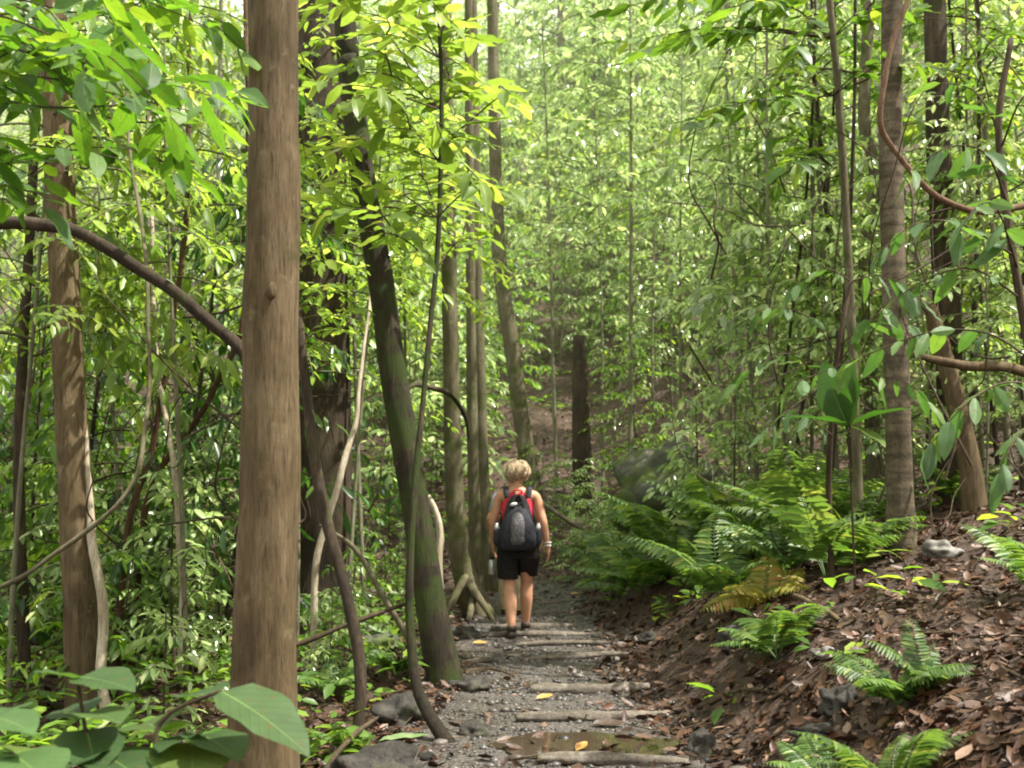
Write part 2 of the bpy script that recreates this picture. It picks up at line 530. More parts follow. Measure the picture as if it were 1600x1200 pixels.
def soil_mat():
    m, nt, out = new_mat("forest soil")
    L = nt.links.new
    tc = nd(nt, "ShaderNodeTexCoord")
    n1 = nd(nt, "ShaderNodeTexNoise", Scale=1.1, Detail=8.0, Roughness=0.7)
    n2 = nd(nt, "ShaderNodeTexNoise", Scale=22.0, Detail=8.0, Roughness=0.7)
    vo = nd(nt, "ShaderNodeTexVoronoi", Scale=26.0)
    for n in (n1, n2, vo):
        L(tc.outputs["Object"], n.inputs["Vector"])
    a = ramp(nt, n2.outputs["Fac"], [(0.3, (0.014, 0.009, 0.006)), (0.5, (0.048, 0.028, 0.017)), (0.68, (0.105, 0.062, 0.038))])
    b = ramp(nt, vo.outputs["Color"], [(0.0, (0.035, 0.02, 0.012)), (0.6, (0.10, 0.055, 0.032)), (1.0, (0.20, 0.13, 0.09))])
    mx = nd(nt, "ShaderNodeMix", data_type="RGBA")
    f = ramp(nt, n1.outputs["Fac"], [(0.4, (0.15,) * 3), (0.62, (0.75,) * 3)])
    L(f, mx.inputs["Factor"])
    L(a, mx.inputs["A"])
    L(b, mx.inputs["B"])
    p = nd(nt, "ShaderNodeBsdfPrincipled", Roughness=0.8)
    L(mx.outputs["Result"], p.inputs["Base Color"])
    bm = nd(nt, "ShaderNodeBump", Strength=0.9, Distance=0.05)
    L(n2.outputs["Fac"], bm.inputs["Height"])
    L(bm.outputs[0], p.inputs["Normal"])
    L(p.outputs[0], out.inputs["Surface"])
    return m


def path_mat():
    m, nt, out = new_mat("wet gravel path")
    L = nt.links.new
    tc = nd(nt, "ShaderNodeTexCoord")
    vo = nd(nt, "ShaderNodeTexVoronoi", Scale=38.0)
    n1 = nd(nt, "ShaderNodeTexNoise", Scale=2.0, Detail=6.0, Roughness=0.65)
    n2 = nd(nt, "ShaderNodeTexNoise", Scale=45.0, Detail=5.0)
    for n in (n1, n2, vo):
        L(tc.outputs["Object"], n.inputs["Vector"])
    a = ramp(nt, vo.outputs["Color"], [(0.0, (0.022, 0.019, 0.016)), (0.5, (0.066, 0.058, 0.050)), (0.85, (0.12, 0.105, 0.093)), (1.0, (0.21, 0.185, 0.17))])
    b = ramp(nt, n1.outputs["Fac"], [(0.36, (0.040, 0.027, 0.018)), (0.5, (0.072, 0.058, 0.046)), (0.65, (0.10, 0.088, 0.078))])
    mx = nd(nt, "ShaderNodeMix", data_type="RGBA")
    mx.inputs["Factor"].default_value = 0.5
    L(a, mx.inputs["A"])
    L(b, mx.inputs["B"])
    p = nd(nt, "ShaderNodeBsdfPrincipled")
    L(mx.outputs["Result"], p.inputs["Base Color"])
    r = ramp(nt, n1.outputs["Fac"], [(0.4, (0.25,) * 3), (0.6, (0.7,) * 3)])
    L(r, p.inputs["Roughness"])
    ad = nd(nt, "ShaderNodeMath", operation="SUBTRACT")
    L(n2.outputs["Fac"], ad.inputs[0])
    L(vo.outputs["Distance"], ad.inputs[1])
    bm = nd(nt, "ShaderNodeBump", Strength=0.9, Distance=0.02)
    L(ad.outputs[0], bm.inputs["Height"])
    L(bm.outputs[0], p.inputs["Normal"])
    L(p.outputs[0], out.inputs["Surface"])
    return m


M["soil"], M["path"] = soil_mat(), path_mat()


def water_mat():
    m, nt, out = new_mat("puddle water")
    p = nd(nt, "ShaderNodeBsdfPrincipled", Roughness=0.03)
    p.inputs["Base Color"].default_value = (0.055, 0.041, 0.025, 1)
    p.inputs["Specular IOR Level"].default_value = 1.0
    tc = nd(nt, "ShaderNodeTexCoord")
    n = nd(nt, "ShaderNodeTexNoise", Scale=5.0, Detail=2.0)
    nt.links.new(tc.outputs["Object"], n.inputs["Vector"])
    b = nd(nt, "ShaderNodeBump", Strength=0.04, Distance=0.02)
    nt.links.new(n.outputs["Fac"], b.inputs["Height"])
    nt.links.new(b.outputs[0], p.inputs["Normal"])
    nt.links.new(p.outputs[0], out.inputs["Surface"])
    return m


M["water"] = water_mat()

# ------------------------------------------------------------------ leaf templates (verts, face arrays, material offset per face array)
T_FAR = (np.array([(0, 0, 0), (0.19, 0.42, 0.03), (0, 1, -0.08), (-0.19, 0.42, 0.03)]), [np.array([(0, 1, 2), (0, 2, 3)])], [0])
_w = 0.2
T_MID = (np.array([(0, 0, 0), (0, 0.5, -0.02), (0, 1, -0.15), (-_w * .8, .28, .05), (-_w * .85, .66, .0), (_w * .8, .28, .05), (_w * .85, .66, .0)]),
         [np.array([(0, 1, 4, 3), (0, 5, 6, 1)]), np.array([(1, 2, 4), (1, 6, 2)])], [0, 0])


def big_template(w=0.24, n=9, droop=0.22, fold=0.25, shape=0.85, wave=0.015, pet=0.06):
    t = np.linspace(0, 1, n)
    prof = w * np.sin(PI * t ** shape) ** 0.8
    prof[0], prof[-1] = 0.004, 0.0015
    V, Q, R = [], [], []
    cols = [-1.0, -0.5, -0.05, 0.05, 0.5, 1.0]
    for i in range(n):
        for c in cols:
            x = c * prof[i] if abs(c) > 0.1 else math.copysign(0.006 * (1.1 - t[i]), c)
            V.append((x, t[i] + pet * 0, fold * abs(x) * (1 - 0.5 * t[i]) - droop * t[i] ** 2 + wave * math.sin(i * 2.1) * abs(c)))
    k = len(cols)
    for i in range(n - 1):
        for j in range(k - 1):
            q = (i * k + j, i * k + j + 1, (i + 1) * k + j + 1, (i + 1) * k + j)
            (R if j == 2 else Q).append(q)
    return (np.array(V), [np.array(Q), np.array(R)], [0, 1])


T_BIG = big_template()
T_BROAD = big_template(w=0.30, shape=0.72, droop=0.15)
T_LONG = big_template(w=0.15, droop=0.35, n=10)


def leaf_axes(T, sign, droop=0.25, fwd=0.55, jit=0.25, tilt=0.35):
    side = unit(np.cross(T, (0, 0, 1.0))) * sign
    Y = unit(T * fwd + side * (0.9 if sign else 0.0) + np.array([0, 0, -droop]) + RNG.normal(0, jit, 3))
    N = np.array([0, 0, 1.0]) + RNG.normal(0, tilt, 3)
    N = unit(N - Y * N.dot(Y))
    return np.cross(Y, N), Y, N


class Leaves:
    def __init__(self):
        self.p, self.x, self.y, self.z, self.s, self.w = [], [], [], [], [], []

    def put(self, p, ax, s, w=1.0):
        self.p.append(p)
        self.x.append(ax[0])
        self.y.append(ax[1])
        self.z.append(ax[2])
        self.s.append(s)
        self.w.append(w)

    def flush(self, mb, tpl, mat=0, smooth=True):
        if self.p:
            mb.leaves(tpl, self.p, self.x, self.y, self.z, self.s, mat, smooth, self.w)


def spray(mb, lv, pts, r, leaf, gap, droop=0.25, start=0.25, mat=0, sides=5, wid=1.0, jit=0.25, tilt=0.35, tip=True, var=0.3):
    """a twig through pts with leaves set alternately along it."""
    pts = np.asarray(pts, float)
    rr = np.linspace(r, r * 0.35, len(pts))
    pp, r2 = resample(pts, rr, max(0.05, gap))
    mb.tube(pp, r2, sides, mat, cap=False)
    d = np.concatenate([[0], np.cumsum(np.linalg.norm(np.diff(pp, axis=0), axis=1))])
    L = d[-1]
    T = np.gradient(pp, axis=0)
    s, k = L * start, 0
    while s < L:
        q = np.array([np.interp(s, d, pp[:, j]) for j in range(3)])
        t = unit([np.interp(s, d, T[:, j]) for j in range(3)])
        sg = 1 if k % 2 else -1
        lv.put(q, leaf_axes(t, sg, droop, 0.55, jit, tilt), leaf * (1 + RNG.uniform(-var, var)), wid)
        s += gap * RNG.uniform(0.7, 1.3)
        k += 1
    if tip:
        lv.put(pp[-1], leaf_axes(unit(T[-1]), 0, droop * 0.6, 1.0, jit, tilt), leaf * 1.05, wid)


def crown(mb, lv, axis_pt, h0, h1, nb, blen, leaf, gap, droop=0.3, rise=0.45, sag=0.55, r=0.012, wid=1.0, twigs=3, top_taper=0.6, mat=0, seed=0, jit=0.25, tilt=0.35):
    """branches spread round a stem between two heights, each with side twigs and leaves."""
    az = seed * 1.7
    for i in range(nb):
        t = (i + RNG.uniform(0, 0.8)) / nb
        b = axis_pt(h0 + (h1 - h0) * t)
        az += 2.4 + RNG.normal(0, 0.35)
        L = blen * (1 - top_taper * t) * RNG.uniform(0.65, 1.2)
        dr = np.array([math.cos(az), math.sin(az), 0.0])
        bend = RNG.normal(0, 0.2)
        dr2 = np.array([math.cos(az + bend), math.sin(az + bend), 0])
        ri = rise * RNG.uniform(0.5, 1.4)
        pts = [b + (dr * (1 - s) + dr2 * s) * (s * L) + np.array([0, 0, (ri * s - sag * s * s) * L]) for s in np.linspace(0, 1, 6)]
        spray(mb, lv, pts, r * (0.5 + L / blen * 0.6), leaf, gap, droop, 0.35, mat, 4, wid, jit, tilt)
        for k in range(twigs):
            s = RNG.uniform(0.25, 0.9)
            q = b + (dr * (1 - s) + dr2 * s) * (s * L) + np.array([0, 0, (ri * s - sag * s * s) * L])
            a2 = az + bend * s + (1 if k % 2 else -1) * RNG.uniform(0.5, 1.1)
            l2 = L * RNG.uniform(0.25, 0.5)
            d2 = np.array([math.cos(a2), math.sin(a2), 0.0])
            p2 = [q + d2 * (w * l2) + np.array([0, 0, (0.2 * w - 0.5 * w * w) * l2]) for w in (0, 0.35, 0.7, 1.0)]
            spray(mb, lv, p2, r * 0.4, leaf * 0.9, gap, droop, 0.15, mat, 3, wid, jit, tilt)


def sapling_proto(Hh, r0, start, nb, blen, leaf, gap, leafmat, bark, tpl=T_MID, lean=0.06, **kw):
    """returns a stem mesh and a crown mesh, both rising from the origin."""
    k = RNG.uniform(-1, 1, 6)

    def ax(h):
        t = h / Hh
        return np.array([lean * Hh * (k[0] * t + 0.5 * k[1] * math.sin(3.1 * t + k[2] * 3)), lean * Hh * (k[3] * t + 0.5 * k[4] * math.sin(2.7 * t + k[5] * 3)), h])
    off = ax(0)
    ax2 = lambda h: ax(h) - off
    hs = np.linspace(-0.25, Hh, 18)
    ms = MB()
    ms.tube([ax2(h) for h in hs], r0 * 0.8 * (1 - 0.75 * np.clip(hs / Hh, 0, 1)) + 0.003, 8, 0, rough=0.12, seed=k[0], step=0.25)
    mc = MB()
    lv = Leaves()
    crown(mc, lv, ax2, Hh * start, Hh * 0.99, nb, blen, leaf, gap, seed=k[1], **kw)
    lv.flush(mc, tpl, 1, tpl is not T_FAR)
    return ms.mesh("trunk", M[bark]), mc.mesh("crown", [M["twig" if leafmat in ("leaf_dark", "leaf_mid") else "twig_green"], M[leafmat], M["leaf_rib"]])


def place(proto, x, y, label, group, name="sapling", cat="sapling", rot=None, s=1.0, z=None, sink=0.05):
    z = hz(x, y) - sink if z is None else z
    t = thing(name, label, cat, (x, y, z), RNG.uniform(0, 6.28) if rot is None else rot, group)
    part("trunk", proto[0], t, scale=s)
    part("crown", proto[1], t, scale=s)
    return t


# ------------------------------------------------------------------ ground
def build_ground():
    xs = np.unique(np.concatenate([np.linspace(-160, -14, 40), np.linspace(-14, -4, 60), np.linspace(-4, 6, 180), np.linspace(6, 16, 60), np.linspace(16, 160, 40)]))
    ys = np.unique(np.concatenate([np.linspace(-60, 2, 40), np.linspace(2, 14, 210), np.linspace(14, 30, 120), np.linspace(30, 260, 100)]))
    X, Y = np.meshgrid(xs, ys)
    Z = H(X, Y)
    s = np.abs(X - path_x(Y)) - path_w(Y)
    Z = Z - 0.03 * (1 - sstep((s + 0.25) / 0.25)) * (Y < 15)
    V = np.stack([X, Y, Z], -1).reshape(-1, 3)
    nx, ny = len(xs), len(ys)
    i = np.arange(ny - 1)[:, None] * nx + np.arange(nx - 1)[None, :]
    q = np.stack([i, i + 1, i + nx + 1, i + nx], -1).reshape(-1, 4)
    mb = MB()
    mb.add(V, [q])
    tag(mb.build("ground", M["soil"]), kind="structure")
    # the path: a sheet of wet gravel over the soil, its ragged rim running under the soil
    ys = np.linspace(-4, 23, 360)
    cs = np.linspace(-1, 1, 41)
    V = []
    for y in ys:
        w = path_w(y) + 0.16
        for c in cs:
            wob = 0.16 * float(vnoise(np.array(y * 2.1), np.array(c * 1.5 + 9), 4))
            x = float(path_x(y)) + c * (w + wob * abs(c))
            dip = 0.09 * max(0, (abs(c) - 0.78) / 0.22) ** 1.5 + 0.12 * max(0.0, min(1.0, (y - 14.6 + 2 * wob) / 1.5))
            V.append((x, y, hz(x, y) + 0.012 - dip))
    nx, ny = len(cs), len(ys)
    i = np.arange(ny - 1)[:, None] * nx + np.arange(nx - 1)[None, :]
    q = np.stack([i, i + 1, i + nx + 1, i + nx], -1).reshape(-1, 4)
    mb = MB()
    mb.add(V, [q])
    tag(mb.build("path", M["path"]), kind="structure")


build_ground()

# icosphere data for stones
import bmesh


def ico(sub):
    bm = bmesh.new()
    bmesh.ops.create_icosphere(bm, subdivisions=sub, radius=1.0)
    bm.verts.ensure_lookup_table()
    v = np.array([q.co[:] for q in bm.verts])
    f = np.array([[q.index for q in p.verts] for p in bm.faces])
    bm.free()
    return v, f


ICO1, ICO2, ICO4 = ico(1), ico(2), ico(4)


def stone(mb, c, s, seed, src=None, rough=0.35, mat=0, rotz=0.0, freq=1.1):
    src = ICO4 if src is None else src
    v, f = src
    d = np.array([1 + rough * (mnoise.noise((p[0] * freq + seed * 3.1, p[1] * freq, p[2] * freq + seed)) + 0.45 * mnoise.noise((p[0] * 2.7, p[1] * 2.7 + seed, p[2] * 2.7))
                          + 0.12 * mnoise.noise((p[0] * 8, p[1] * 8 + seed, p[2] * 8))) for p in v])
    w = v * d[:, None] * np.asarray(s)
    ca, sa = math.cos(rotz), math.sin(rotz)
    w = np.stack([w[:, 0] * ca - w[:, 1] * sa, w[:, 0] * sa + w[:, 1] * ca, w[:, 2]], -1)
    mb.add(w + np.asarray(c), [f], mat)


def gravel():
    mb = MB()
    n = 7500
    y = 3.5 + 16 * RNG.random(n) ** 1.3
    c = np.clip(RNG.normal(0, 0.6, n), -1.25, 1.25)
    w = path_w(y)
    x = path_x(y) + c * w
    edge = np.abs(c) > 0.8
    pc = ground(915, 1172)
    inside = ((x - pc[0]) / 0.52) ** 2 + ((y - pc[1]) / 0.28) ** 2 < 1
    x = np.where(inside & (RNG.random(n) < 0.85), x + 40, x)      # few stones stand in the puddle
    s = np.exp(RNG.normal(-4.55, 0.5, n)) * np.where(edge, 1.35, 1.0)
    s = np.clip(s, 0.004, 0.05)
    ok = x < 20
    x, y, s = x[ok], y[ok], s[ok]
    n = len(x)
    z = H(x, y) + 0.012 + s * 0.12
    v0, f0 = ICO1
    vs = []
    for k in range(12):
        d = np.array([1 + 0.45 * mnoise.noise((p[0] * 1.3 + k * 5, p[1] * 1.3, p[2] * 1.3)) for p in v0])
        vs.append(v0 * d[:, None] * np.array([1.15, 0.9, 0.6]))
    vs = np.array(vs)
    kk = RNG.integers(0, 12, n)
    a = RNG.uniform(0, 6.28, n)
    V = vs[kk] * s[:, None, None]
    ca, sa = np.cos(a)[:, None], np.sin(a)[:, None]
    V = np.stack([V[:, :, 0] * ca - V[:, :, 1] * sa, V[:, :, 0] * sa + V[:, :, 1] * ca, V[:, :, 2]], -1) + np.stack([x, y, z], -1)[:, None, :]
    f = (f0[None] + (np.arange(n) * len(v0))[:, None, None]).reshape(-1, 3)
    mb.add(V.reshape(-1, 3), [f])
    tag(mb.build("gravel", M["pebble"]), "loose grey gravel and pebbles strewn over the path", "gravel", kind="stuff")


gravel()


def litter():
    """dead leaves on the forest floor."""
    mb = MB()
    n = 150000
    y = 3.0 + 33 * RNG.random(n) ** 1.8
    x = RNG.uniform(-1, 1, n) * (0.6 * y + 1.5)
    s = np.abs(x - path_x(y)) - path_w(y)
    keep = (s > -0.15) | (RNG.random(n) < 0.10) | (y > 14.6)
    x, y = x[keep], y[keep]
    n = len(x)
    z = H(x, y) + RNG.uniform(0.005, 0.035, n)
    a = RNG.uniform(0, 2 * PI, n)
    e = 0.02
    nx_ = -(H(x + e, y) - H(x - e, y)) / (2 * e)
    ny_ = -(H(x, y + e) - H(x, y - e)) / (2 * e)
    N = np.stack([np.clip(nx_, -1, 1), np.clip(ny_, -1, 1), np.ones(n)], -1) + RNG.normal(0, 0.5, (n, 3))
    N /= np.linalg.norm(N, axis=1)[:, None]
    Y = np.stack([np.cos(a), np.sin(a), np.zeros(n)], -1)
    Y -= N * (Y * N).sum(1)[:, None]
    Y /= np.linalg.norm(Y, axis=1)[:, None]
    X = np.cross(Y, N)
    tpl = (np.array([(0, -.5, 0.06), (0, 0, 0), (0, .5, 0.12), (-.2, -.22, .08), (-.22, .16, .10), (.2, -.22, .06), (.22, .16, .12)]),
           [np.array([(0, 1, 4, 3), (0, 5, 6, 1)]), np.array([(1, 2, 4), (1, 6, 2)])], [0, 0])
    S = 0.016 + 0.11 * RNG.random(n) ** 2.3
    mb.leaves(tpl, np.stack([x, y, z], -1), X, Y, N, S, 0, True, RNG.uniform(0.6, 1.2, n))
    tag(mb.build("leaf_litter", M["litter"]), "brown and pinkish dead leaves covering the forest floor", "leaf litter", kind="stuff")
    mb = MB()
    for i in range(420):
        y = 3.5 + 15 * random.random() ** 1.4
        x = random.uniform(-1, 1) * (0.5 * y + 1)
        if abs(x - float(path_x(y))) < float(path_w(y)) * 0.9 and random.random() < 0.8:
            continue
        a, L = random.uniform(0, 6.28), random.uniform(0.12, 0.6)
        pts = []
        for s in (-0.5, -0.15, 0.2, 0.5):
            q = (x + math.cos(a + s) * s * L, y + math.sin(a + s * .6) * s * L)
            pts.append((q[0], q[1], hz(*q) + 0.025 + 0.02 * random.random()))
        mb.tube(pts, np.linspace(1, .5, 4) * random.uniform(0.003, 0.009), 5, 0)
    tag(mb.build("twigs", M["twig"]), "thin fallen twigs lying among the dead leaves", "twigs", kind="stuff")


litter()


# ------------------------------------------------------------------ prototypes of the repeated plants
def make_protos():
    R = {}
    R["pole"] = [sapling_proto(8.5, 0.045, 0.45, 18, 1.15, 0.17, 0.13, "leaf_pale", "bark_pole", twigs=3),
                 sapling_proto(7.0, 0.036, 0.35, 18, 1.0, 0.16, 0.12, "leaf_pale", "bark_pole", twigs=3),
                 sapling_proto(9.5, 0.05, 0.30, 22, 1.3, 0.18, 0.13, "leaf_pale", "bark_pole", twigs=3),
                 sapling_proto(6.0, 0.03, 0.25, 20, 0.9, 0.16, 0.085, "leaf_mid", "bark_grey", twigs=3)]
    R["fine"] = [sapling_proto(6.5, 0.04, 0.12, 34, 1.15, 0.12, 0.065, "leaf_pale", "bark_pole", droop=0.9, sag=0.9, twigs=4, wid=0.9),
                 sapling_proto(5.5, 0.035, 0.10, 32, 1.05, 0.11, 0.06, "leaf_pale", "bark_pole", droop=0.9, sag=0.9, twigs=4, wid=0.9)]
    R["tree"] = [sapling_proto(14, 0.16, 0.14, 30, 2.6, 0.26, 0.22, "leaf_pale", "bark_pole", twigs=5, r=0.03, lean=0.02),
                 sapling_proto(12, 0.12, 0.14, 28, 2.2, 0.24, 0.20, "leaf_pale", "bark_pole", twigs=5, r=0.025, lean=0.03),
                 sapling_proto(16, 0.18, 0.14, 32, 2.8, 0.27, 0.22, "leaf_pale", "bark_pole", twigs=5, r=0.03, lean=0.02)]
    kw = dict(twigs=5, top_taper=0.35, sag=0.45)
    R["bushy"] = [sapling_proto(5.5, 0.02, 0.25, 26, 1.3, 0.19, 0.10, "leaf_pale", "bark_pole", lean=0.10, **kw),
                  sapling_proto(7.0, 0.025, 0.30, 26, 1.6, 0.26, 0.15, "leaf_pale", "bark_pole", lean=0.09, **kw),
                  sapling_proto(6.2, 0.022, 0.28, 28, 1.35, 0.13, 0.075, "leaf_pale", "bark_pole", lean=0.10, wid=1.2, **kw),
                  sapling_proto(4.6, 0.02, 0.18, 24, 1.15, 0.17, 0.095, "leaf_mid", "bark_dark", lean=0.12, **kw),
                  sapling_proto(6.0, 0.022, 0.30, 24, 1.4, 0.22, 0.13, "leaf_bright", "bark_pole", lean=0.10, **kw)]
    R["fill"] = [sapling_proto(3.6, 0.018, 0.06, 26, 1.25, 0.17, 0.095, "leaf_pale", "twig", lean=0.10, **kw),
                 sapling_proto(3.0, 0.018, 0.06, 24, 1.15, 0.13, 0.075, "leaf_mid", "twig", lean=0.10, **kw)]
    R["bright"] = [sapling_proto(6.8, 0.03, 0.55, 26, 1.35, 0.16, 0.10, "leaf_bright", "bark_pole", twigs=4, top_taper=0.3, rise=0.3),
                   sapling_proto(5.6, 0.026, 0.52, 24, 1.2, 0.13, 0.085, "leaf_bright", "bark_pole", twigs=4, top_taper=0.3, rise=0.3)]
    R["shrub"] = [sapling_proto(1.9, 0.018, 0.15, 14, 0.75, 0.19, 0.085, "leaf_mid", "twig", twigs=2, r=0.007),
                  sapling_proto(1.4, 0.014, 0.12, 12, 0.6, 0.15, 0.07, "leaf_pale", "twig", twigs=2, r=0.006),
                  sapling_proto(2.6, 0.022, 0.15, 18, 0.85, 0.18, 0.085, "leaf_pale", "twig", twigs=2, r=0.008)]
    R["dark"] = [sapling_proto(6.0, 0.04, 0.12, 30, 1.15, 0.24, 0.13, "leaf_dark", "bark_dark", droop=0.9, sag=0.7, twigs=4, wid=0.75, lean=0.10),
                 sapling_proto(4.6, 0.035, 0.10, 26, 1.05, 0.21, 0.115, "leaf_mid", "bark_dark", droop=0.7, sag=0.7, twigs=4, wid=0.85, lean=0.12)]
    return R


PR = make_protos()


def hero_crown(n, blen, leaf, leafmat, Hh=5.0, gap=0.42):
    mb, lv = MB(), Leaves()
    mb.tube([(0, 0, -0.3), (0.1, 0.05, Hh * .5), (0, 0.1, Hh)], [0.1, 0.06, 0.015], 8)
    crown(mb, lv, lambda h: np.array([0.1 * math.sin(h), 0.1 * math.cos(h), h]), 0.0, Hh, n, blen, leaf, gap, rise=0.5, sag=0.4, r=0.03, twigs=5)
    lv.flush(mb, T_MID, 1)
    return mb.mesh("crown", [M["twig"], M[leafmat], M["leaf_rib"]])


HC = [hero_crown(18, 2.3, 0.26, "leaf_mid"), hero_crown(16, 2.0, 0.24, "leaf_mid", 4.0), hero_crown(15, 1.8, 0.22, "leaf_bright", 4.0)]


# ------------------------------------------------------------------ the trees one can tell apart
def hero_tree(label, pix, depth, widths, bark, top, crown_mesh, name="tree", sides=28, flute=0.06, rough=0.07, base_flare=1.08, extra=None, crown_scale=0.75, seed=1.0, knot=None):
    pts = [P(u, v, depth) for u, v in pix]
    r = [w * 0.5 * depth / F for w in widths]
    b = pts[0].copy()
    g = hz(b[0], b[1])
    if b[2] > g - 0.12:                       # run the foot into the ground
        d = unit(pts[0] - pts[1])
        pts[0] = pts[0] + d * ((b[2] - g + 0.15) / max(0.3, -d[2]))
    else:
        pts[0][2] = g - 0.12
    r[0] *= base_flare
    d = unit(pts[-1] - pts[-2])
    last = pts[-1] + d * max(0.2, (top - pts[-1][2]) / max(0.4, d[2]))
    pts.append(last)
    r.append(r[-1] * 0.7)
    base = np.array([pts[0][0], pts[0][1], hz(pts[0][0], pts[0][1])])
    t = thing(name, label, "tree", base)
    mb = MB()
    mb.tube(pts, r, sides, 0, rough=rough, seed=seed, step=0.10, flute=flute)
    if knot is not None:
        for (u, v, ang, kr) in knot:
            c = P(u, v, depth)
            mb2 = (c + np.array([0, -r[1] * 0.92, 0]))
            stone(mb, mb2, (kr, kr * 0.4, kr * 1.4), ang, ICO2, 0.5)
    if extra:
        extra(mb)
    mb.build("trunk", M[bark], t, base)
    if crown_mesh is not None:
        part("crown", crown_mesh, t, tuple(last - base - np.array([0, 0, 0.3])), RNG.uniform(0, 6), crown_scale)
    return t


def roots(specs, depth):
    def f(mb):
        for pix, w in specs:
            pts = [P(u, v, d) for u, v, d in pix]
            mb.tube(pts, np.linspace(1, 0.4, len(pts)) * w, 10, 0, rough=0.15, step=0.06)
    return f


hero_tree("thick straight tan brown trunk close by, left of the path", [(412, 1235), (414, 1000), (423, 760), (422, 520), (428, 280), (427, 0)], 5.5, [110, 97, 92, 86, 82, 78], "bark_tan", 10.5, HC[1],
          seed=2.0, knot=[(434, 462, 1.0, 0.028)])
hero_tree("straight brown trunk behind the dark arching liana at far left", [(133, 1085), (128, 950), (114, 700), (99, 400), (86, 100), (82, 0)], 8.0, [58, 54, 50, 46, 43, 41], "bark_tan", 11.5, HC[1], seed=4.0)
hero_tree("dark mossy trunk leaning left over the edge of the path", [(694, 1062), (673, 950), (650, 800), (620, 620), (592, 420), (566, 270), (545, 100), (536, 0)], 8.4, [52, 46, 44, 43, 41, 39, 37, 35],
          "bark_moss", 11.0, HC[2], seed=6.0, base_flare=1.12, flute=0.06)
hero_tree("massive dark trunk in shade behind the thick tan trunk", [(506, 1045), (506, 900), (506, 650), (503, 400), (500, 150), (498, 0)], 11.5, [104, 90, 86, 82, 76, 70], "bark_dark", 11.0, HC[0], seed=8.0, flute=0.18)
hero_tree("grey brown trunk with a curved rooty foot left of the hikers", [(752, 962), (727, 900), (711, 780), (706, 620), (702, 430), (700, 250), (697, 60)], 12.4, [56, 36, 29, 26, 24, 22, 20], "bark_grey", 10.5, HC[2], seed=10.0,
          extra=roots([([(735, 915, 12.3), (752, 940, 12.0), (772, 972, 11.9)], 0.06), ([(728, 900, 12.3), (705, 945, 12.1), (690, 985, 12.0)], 0.05), ([(740, 930, 12.3), (735, 960, 11.9), (728, 985, 11.8)], 0.05)], 12))
hero_tree("slim grey trunk just behind the curved rooty one", [(746, 905), (740, 760), (737, 600), (735, 400), (733, 150)], 13.6, [22, 18, 17, 15, 14], "bark_grey", 11.0, HC[1], seed=11.0, sides=14)
hero_tree("slim pale trunk next to the hiker's blond head on the left", [(768, 900), (757, 780), (750, 600), (745, 400), (741, 150)], 14.2, [25, 20, 19, 17, 15], "bark_grey", 11.0, None, seed=12.0, sides=14)
hero_tree("olive trunk rising from the slope straight above the hiker's head", [(832, 770), (818, 680), (802, 560), (784, 440), (776, 330), (772, 150)], 17.5, [32, 26, 25, 24, 22, 19], "bark_grey", 13.0, HC[1], seed=13.0, sides=16)
hero_tree("dark reddish trunk on the slope right of the hiker's head", [(912, 790), (909, 690), (906, 590)], 17.8, [34, 29, 26], "bark_dark", 3.9, PR["bushy"][0][1], seed=14.0, sides=16, crown_scale=1.1)
hero_tree("ringed grey trunk on the right bank with a reddish liana across it", [(1410, 930), (1406, 760), (1399, 500), (1392, 250), (1394, 0)], 8.6, [48, 40, 38, 36, 33], "bark_ring", 11.0, None, seed=15.0)
hero_tree("dark upright trunk behind the ringed grey one on the right", [(1493, 860), (1486, 640), (1478, 450), (1466, 220), (1460, 0)], 10.8, [46, 40, 40, 37, 34], "bark_dark", 10.5, None, seed=16.0)
hero_tree("crooked grey green trunk left of the ringed grey one", [(1370, 850), (1362, 640), (1352, 420), (1367, 270), (1350, 190), (1358, 0)], 11.6, [26, 23, 22, 19, 19, 18], "bark_grey", 12.0, HC[2], seed=17.0, sides=14, crown_scale=0.6)
hero_tree("bare leaning trunk with a broken top on the right bank", [(1528, 885), (1514, 720), (1484, 590), (1462, 510)], 9.8, [40, 33, 29, 25], "bark_tan", 0.0, None, name="dead_tree", seed=18.0, sides=16)


def strand(name, label, cat, pix, bark, widths, sides=10, rough=0.12, step=0.07, seed=1.0, foot=False):
    """a liana, stick or root through pixels given with their distances."""
    pts = [P(u, v, d) for u, v, d in pix]
    if foot:
        pts[0][2] = hz(pts[0][0], pts[0][1]) - 0.05
    w = np.interp(np.linspace(0, 1, len(pts)), np.linspace(0, 1, len(widths)), widths)
    r = [0.5 * a * p[1] / F for a, p in zip(w, pts)]
    mb = MB()
    p2, r2 = resample(pts, r, 0.12)
    for i in range(1, len(p2)):
        q = p2[i] * 2.2
        p2[i] = p2[i] + np.array([mnoise.noise((q[0], q[1], q[2] + 3)), mnoise.noise((q[1] + 7, q[2], q[0])), mnoise.noise((q[2], q[0] + 5, q[1]))]) * (0.012 + r2[i] * 0.4)
    r2[-1] *= 0.5
    mb.tube(p2, r2, sides, 0, rough=max(0.22, rough), seed=seed, step=0.04, rscale=6.0)
    o = mb.build(name, M[bark], None, pts[0])
    return tag(o, label, cat)


